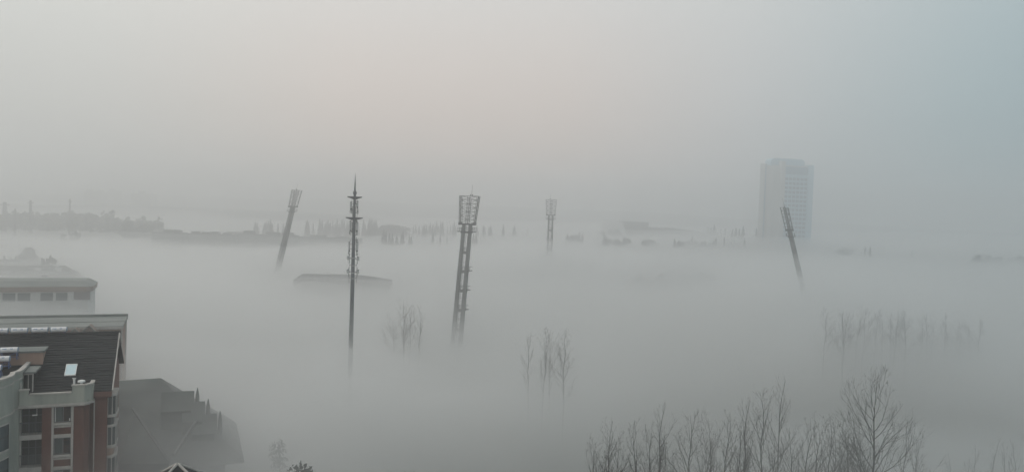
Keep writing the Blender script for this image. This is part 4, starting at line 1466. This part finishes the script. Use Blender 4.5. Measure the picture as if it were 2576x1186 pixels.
def make_broad(seed, H, rw, n=900, m='leaf', cz=.62, lobes=9, leaf=.55):
    rg = random.Random(seed)
    t = MB().tube([(0, 0, 0), (0, 0, H * .4), (rg.uniform(-.4, .4), 0, H * .85)], [.3, .22, .05], 6)
    c = MB()
    L_ = []
    for k in range(lobes):
        a = rg.uniform(0, 6.28)
        r = rw * .55 * sqrt(rg.random())
        L_.append((Vector((cos(a) * r, sin(a) * r, H * rg.uniform(cz - .22, .86))), rw * rg.uniform(.32, .55)))
    L_.append((Vector((0, 0, H * .88)), rw * .4))
    for k in range(n):
        ctr, r = rg.choice(L_)
        d = Vector((rg.gauss(0, 1), rg.gauss(0, 1), rg.gauss(0, 1))).normalized() * r * rg.random() ** .4
        p = ctr + Vector((d.x, d.y, d.z * .8))
        nr = Vector((rg.gauss(0, 1), rg.gauss(0, 1), rg.gauss(0, 1))).normalized()
        s = nr.orthogonal().normalized()
        q = nr.cross(s)
        l_ = leaf * rg.uniform(.6, 1.4)
        c.add([p + s * l_, p + q * l_ * .6, p - s * l_, p - q * l_ * .6 + nr * l_ * .2], [(0, 1, 2, 3)])
    return t.mesh('trunk', M['bark']), c.mesh('crown', M[m]), H


def merged(meshes, name, mats):
    """far tree: one mesh, two materials"""
    b = MB()
    for i, me in enumerate(meshes[:2]):
        b.add([v.co[:] for v in me.vertices], [tuple(p.vertices) for p in me.polygons], i)
    return b.mesh(name, mats)


CON = [make_conifer(50 + k, 22, rb, 260, .22, sh) for k, (rb, sh) in enumerate(((5.0, .85), (4.2, .8), (6.2, .95), (3.4, .75)))]
CONM = [merged(c, 'conifer', [M['bark'], M['needle']]) for c in CON]
BRD = [make_broad(60 + k, 18, 7.0, 700, 'leaf', .6, 9, .8) for k in range(4)]
BRDM = [merged(c, 'leafy_tree', [M['bark'], M['leaf']]) for c in BRD]


def far_tree(meshes, H, px, py, d, name, label, group, wide=1.0, zmax=None):
    p = at(px, py, d)
    h = max(6.0, p.z)
    o = bpy.data.objects.new(name, meshes)
    col.objects.link(o)
    o.location = (p.x, p.y, 0)
    s = h / H
    o.scale = (s * wide, s * wide, s)
    o.rotation_euler = (0, 0, rt3.uniform(0, 6.28))
    return tag(o, label, 'tree', group)


def z3(zx, zy):
    return (900 + zx / 2.862) / 1.4165, (560 + zy / 2.862) / 1.4165


def z5(zx, zy):
    return (1800 + zx / 1.977) / 1.4165, (640 + zy / 1.977) / 1.4165


def z6(zx, zy):
    return (2600 + zx / 1.977) / 1.4165, (500 + zy / 1.977) / 1.4165


n_ = 0
SEGS = [
    # label, group, distance, converter, list of tips, width
    ('faint dark conifer tip in the far row left of or behind the leaning left mast', 'far conifers by the left mast', 900, z3,
     [(30, 650), (50, 670), (125, 665), (140, 650), (163, 640), (185, 630), (200, 665), (262, 672), (318, 665)], .9),
    ('dark conifer tip in the far row between the leaning left mast and the cell pole', 'far conifers left of the cell pole', 950, z3,
     [(548, 645), (560, 632), (572, 655), (620, 662), (685, 622), (700, 640), (715, 636), (740, 668), (755, 655), (770, 632), (785, 668), (795, 660), (820, 640), (845, 665), (865, 625), (885, 668), (908, 630), (922, 622), (938, 640), (965, 655), (985, 645), (1005, 650)], .8),
    ('dark conifer tip in the far row just right of the cell pole', 'far conifers right of the cell pole', 950, z3,
     [(1080, 665), (1135, 630), (1150, 668), (1185, 650), (1195, 618), (1208, 640), (1218, 622), (1235, 650), (1248, 640), (1262, 632), (1275, 700), (1268, 722)], .8),
    ('dark conifer tip in the far row on the left side of the nearest mast', 'far conifers left of the nearest mast', 1000, z3,
     [(1640, 690), (1665, 672), (1700, 690), (1740, 690), (1758, 672), (1778, 682), (1800, 690), (1815, 664), (1840, 678), (1860, 690), (1880, 648), (1895, 690), (1920, 648), (1940, 652), (1990, 700), (2020, 690), (2045, 680), (2060, 655), (2075, 690)], .75),
    ('lone small conifer tip in the nearer sparse row below the far rows', 'sparse conifers in mid fog', 760, z3,
     [(1340, 728), (1362, 742), (1397, 768), (1427, 776), (1472, 784), (1535, 748), (1520, 775), (1600, 790), (1620, 796), (1840, 776), (1915, 788), (1985, 808), (2255, 772), (2282, 782)], .8),
    ('faint conifer tip in the far row right of the nearest mast', 'far conifers right of the nearest mast', 980, z3,
     [(2290, 690), (2355, 695), (2368, 704), (2413, 706), (2430, 696), (2560, 680)], .9),
    ('small dark conifer tip left of the small far mast', 'conifers left of the small mast', 980, z5, [(65, 315), (157, 345), (38, 395), (20, 402)], .8),
    ('dark pointed treetop in the low band between the small mast and the edge-on mast', 'dark treetops left of the edge-on mast', 780, z5,
     [(440, 378), (525, 362), (545, 378), (698, 375), (712, 392), (840, 398), (1195, 408), (1225, 425), (1318, 398), (1300, 425), (1405, 420), (1485, 408), (1470, 425), (1545, 402), (1612, 425), (1690, 422), (1660, 430), (1750, 435)], .9),
    ('distant conifer tip in the upper tree band left of the high-rise', 'upper conifers left of the high-rise', 1100, z5,
     [(1430, 330), (1450, 332), (1475, 312), (1520, 345), (1550, 342), (1600, 350), (1630, 345), (1650, 340), (1678, 322), (1770, 345)], .8),
    ('dark pointed treetop in the low band at the foot of the edge-on mast', 'dark treetops by the edge-on mast', 780, z6,
     [(32, 698), (15, 712), (60, 716), (105, 696), (90, 712), (140, 718), (178, 710), (200, 718), (225, 712), (250, 728), (380, 724), (368, 738), (520, 752)], .9),
    ('small treetop standing alone in fog right of the high-rise', 'lone treetops right of the high-rise', 760, z6, [(955, 745), (992, 745), (1080, 756), (1287, 772)], .7),
    ('distant conifer at the foot of the high-rise', 'conifers below the high-rise', 900, z6, [(45, 615), (20, 622), (70, 620), (97, 602), (190, 615), (205, 620)], .9),
]
for lab, grp, d, cv, tips, wd in SEGS:
    for (a, c) in tips:
        px, py = cv(a, c)
        k = n_ % 4
        n_ += 1
        far_tree(CONM[k], 22, px, py, d + rt3.uniform(-40, 40), 'conifer', lab, grp, wd * rt3.uniform(.8, 1.2))
# round crowns between the spires
BSEG = [
    ('round leafy treetop in the wooded patch right of the cell pole', 'round treetops right of the cell pole', 960, z3, [(1315, 694), (1335, 684), (1358, 690), (1385, 676), (1402, 688), (1425, 680), (1455, 690), (1490, 686), (1520, 696), (1560, 700)], 1.0),
    ('round leafy treetop on the far dark ridge of trees right of the hall', 'round treetops right of the pale hall', 1100, z5,
     [(690, 352), (740, 350), (790, 346), (840, 344), (890, 346), (940, 344), (990, 338), (1025, 330), (1060, 328), (1100, 332), (1140, 330), (1180, 333), (1220, 340), (1260, 344), (1300, 350), (1345, 356), (1385, 362)], 1.1),
    ('round leafy crown in the low dark band left of the edge-on mast', 'round crowns left of the edge-on mast', 790, z5,
     [(470, 385), (500, 385), (735, 410), (790, 410), (850, 402), (980, 422), (1010, 415), (1040, 418), (1240, 430), (1275, 428), (1340, 432), (1400, 428), (1460, 438), (1510, 440), (1580, 445), (1630, 445), (1700, 442), (1745, 445)], .9),
    ('hazy low crown in the fog right of the edge-on mast', 'hazy crowns at the right', 760, z6, [(780, 762), (815, 750), (850, 760), (1750, 800), (1790, 792), (1830, 802), (1900, 812), (1980, 815), (2050, 812)], 1.0),
    ('blurred crown in the grove sunk in fog left of the edge-on mast', 'blurred crowns in thick fog', 420, z5, [(950, 655), (1020, 650), (1100, 648), (1180, 632), (1240, 628), (1310, 648), (1390, 636), (1460, 655)], .8),
]
for lab, grp, d, cv, tips, wd in BSEG:
    for (a, c) in tips:
        px, py = cv(a, c)
        n_ += 1
        far_tree(BRDM[n_ % 4], 18.6, px, py, d + rt3.uniform(-25, 25), 'leafy_tree', lab, grp, wd * rt3.uniform(.8, 1.1))
# slim bare poplars in the far haze left of the leaning mast
for k in range(16):
    px = 585 + k * 9.5 + rt3.uniform(-4, 4)
    p = at(px, 553 + rt3.uniform(0, 12), 780)
    o = bpy.data.objects.new('bare_tree', SLIM[k % 3][1])
    col.objects.link(o)
    o.location = (p.x, p.y, 0)
    s = p.z / 25
    o.scale = (s, s, s)
    tag(o, 'hair-thin leafless tree in the far haze just left of the leaning left mast', 'tree', 'far leafless trees left of the leaning mast')

# dark wood at the left and its edge trees
rgw = random.Random(77)
b = MB()
for k in range(330):
    t = rgw.random()
    px = -60 + 470 * t
    d = rgw.uniform(860, 980)
    py = 536 + 14 * max(0, (t - .55) / .45) + (8 if t > .75 else 0) + rgw.uniform(2, 16) - 3 * rgw.expovariate(1.0)
    p = at(px, py, d)
    h = p.z
    R0 = rgw.uniform(4, 7)
    for q in range(26):
        a = rgw.uniform(0, 6.28)
        zz_ = h * (1 - rgw.random() ** 1.4 * .65)
        rr_ = R0 * sqrt(rgw.random()) * sqrt(max(0.05, 1 - ((zz_ / h - .55) / .47) ** 2))
        c = Vector((p.x + cos(a) * rr_, p.y + sin(a) * rr_, zz_))
        s = Vector((rgw.gauss(0, 1), rgw.gauss(0, 1), rgw.gauss(0, 1))).normalized()
        u_ = s.orthogonal().normalized()
        v_ = s.cross(u_)
        l_ = rgw.uniform(1.0, 2.4)
        b.add([c + u_ * l_, c + v_ * l_, c - u_ * l_, c - v_ * l_ * .7], [(0, 1, 2, 3)])
tag(b.build('woods', M['leaf']), kind='stuff')
for (zx, zy, lab) in ((1095, 390, 'large round treetop at the right end of the dark woods'), (1060, 400, 'round treetop second from the right end of the dark woods'), (1235, 412, 'pointed round treetop just past the right end of the dark woods'), (1195, 430, 'low round treetop in the gap at the right end of the dark woods'),
                      (1140, 450, 'low round treetop below the large one at the woods end'), (1250, 450, 'small round treetop touching the low far block'), (635, 485, 'dark treetop in front of the woods, the more pointed of two'), (535, 500, 'dark treetop in front of the woods, the lower left of two')):
    far_tree(BRDM[len(lab) % 4], 18.6, zx / 2.372 / 1.4165, (620 + zy / 2.372) / 1.4165, 800 if zx > 700 else 740, 'leafy_tree', lab, 'edge trees of the dark woods', 1.0)

# lone cedar and spires behind the left roofs
def make_cedar(seed, H, rb):
    rg = random.Random(seed)
    t = MB().tube([(0, 0, 0), (0, 0, H * .6), (-.6, 0, H)], [.5, .34, .05], 7)
    c = MB()
    for lv in range(24):
        f = lv / 23
        z = H * (.50 + .48 * f)
        R_ = rb * (1 - f) ** .75 * rg.uniform(.85, 1.15) + .5
        m = 11
        for k in range(m):
            a = 2 * pi * k / m + rg.uniform(-.3, .3)
            ln = R_ * rg.uniform(.6, 1.15)
            for q in range(9):
                g = .2 + .8 * q / 8
                p = Vector((cos(a) * ln * g - .6 * f, sin(a) * ln * g, z - .05 * ln * g + rg.uniform(-.12, .2)))
                l_ = rg.uniform(.7, 1.25)
                s = Vector((cos(a + rg.uniform(-1, 1)), sin(a + rg.uniform(-1, 1)), rg.uniform(-.15, .15)))
                u_ = Vector((-s.y, s.x, rg.uniform(-.3, .3)))
                c.add([p + s * l_, p + u_ * l_ * .6 - Vector((0, 0, .12)), p - s * l_, p - u_ * l_ * .6 - Vector((0, 0, .12)), p + Vector((0, 0, -.8))], [(0, 1, 2, 3), (0, 4, 1), (2, 4, 3)])
    return t.mesh('trunk', M['bark']), c.mesh('crown', M['needle']), H


CED = make_cedar(5, 29, 8.0)
top_tree(CED, 69, 620, 300, 'cedar_tree', 'tree', 'lone dark layered cedar rising from fog behind the left roofs', None, 1.0, 'crown')
for (zx, zy, d, lab) in ((37, 685, 262, 'thin dark conifer spire left of the cedar, nearer the picture edge'), (133, 685, 265, 'thin dark conifer spire close to the left of the cedar')):
    px, py = zx / 2.372 / 1.4165, (620 + zy / 2.372) / 1.4165
    top_tree(CON[3], px, py, d, 'conifer', 'tree', lab, 'spires by the cedar', .6, 'crown')
for (zx, zy, d, lab) in ((410, 702, 235, 'faint low crown right of the cedar'), (80, 715, 262, 'blurred crown between the two thin spires')):
    px, py = zx / 2.372 / 1.4165, (620 + zy / 2.372) / 1.4165
    top_tree(BRD[int(zx) % 4], px, py, d, 'leafy_tree', 'tree', lab, 'crowns among the misty roofs', .5, 'crown')

# bushy crowns at the bottom centre
BUSH = [make_broad(90 + k, 22, 2.6, 420, 'bushleaf', .98, 7, .24) for k in range(2)]
for (px, py, d, k, lab, w_) in ((1036, 1143, 86, 0, 'small dark leafy treetop at the bottom edge, left of centre', 1.0), (753, 1116, 88, 1, 'faint leafy treetop in fog at the bottom, right of the tiled house', .8), (704, 1068, 104, 0, 'faintest small treetop in fog above the bottom edge, right of the tiled house', .6)):
    top_tree(BUSH[k], px, py, d, 'leafy_tree', 'tree', lab, None, w_, 'crown')
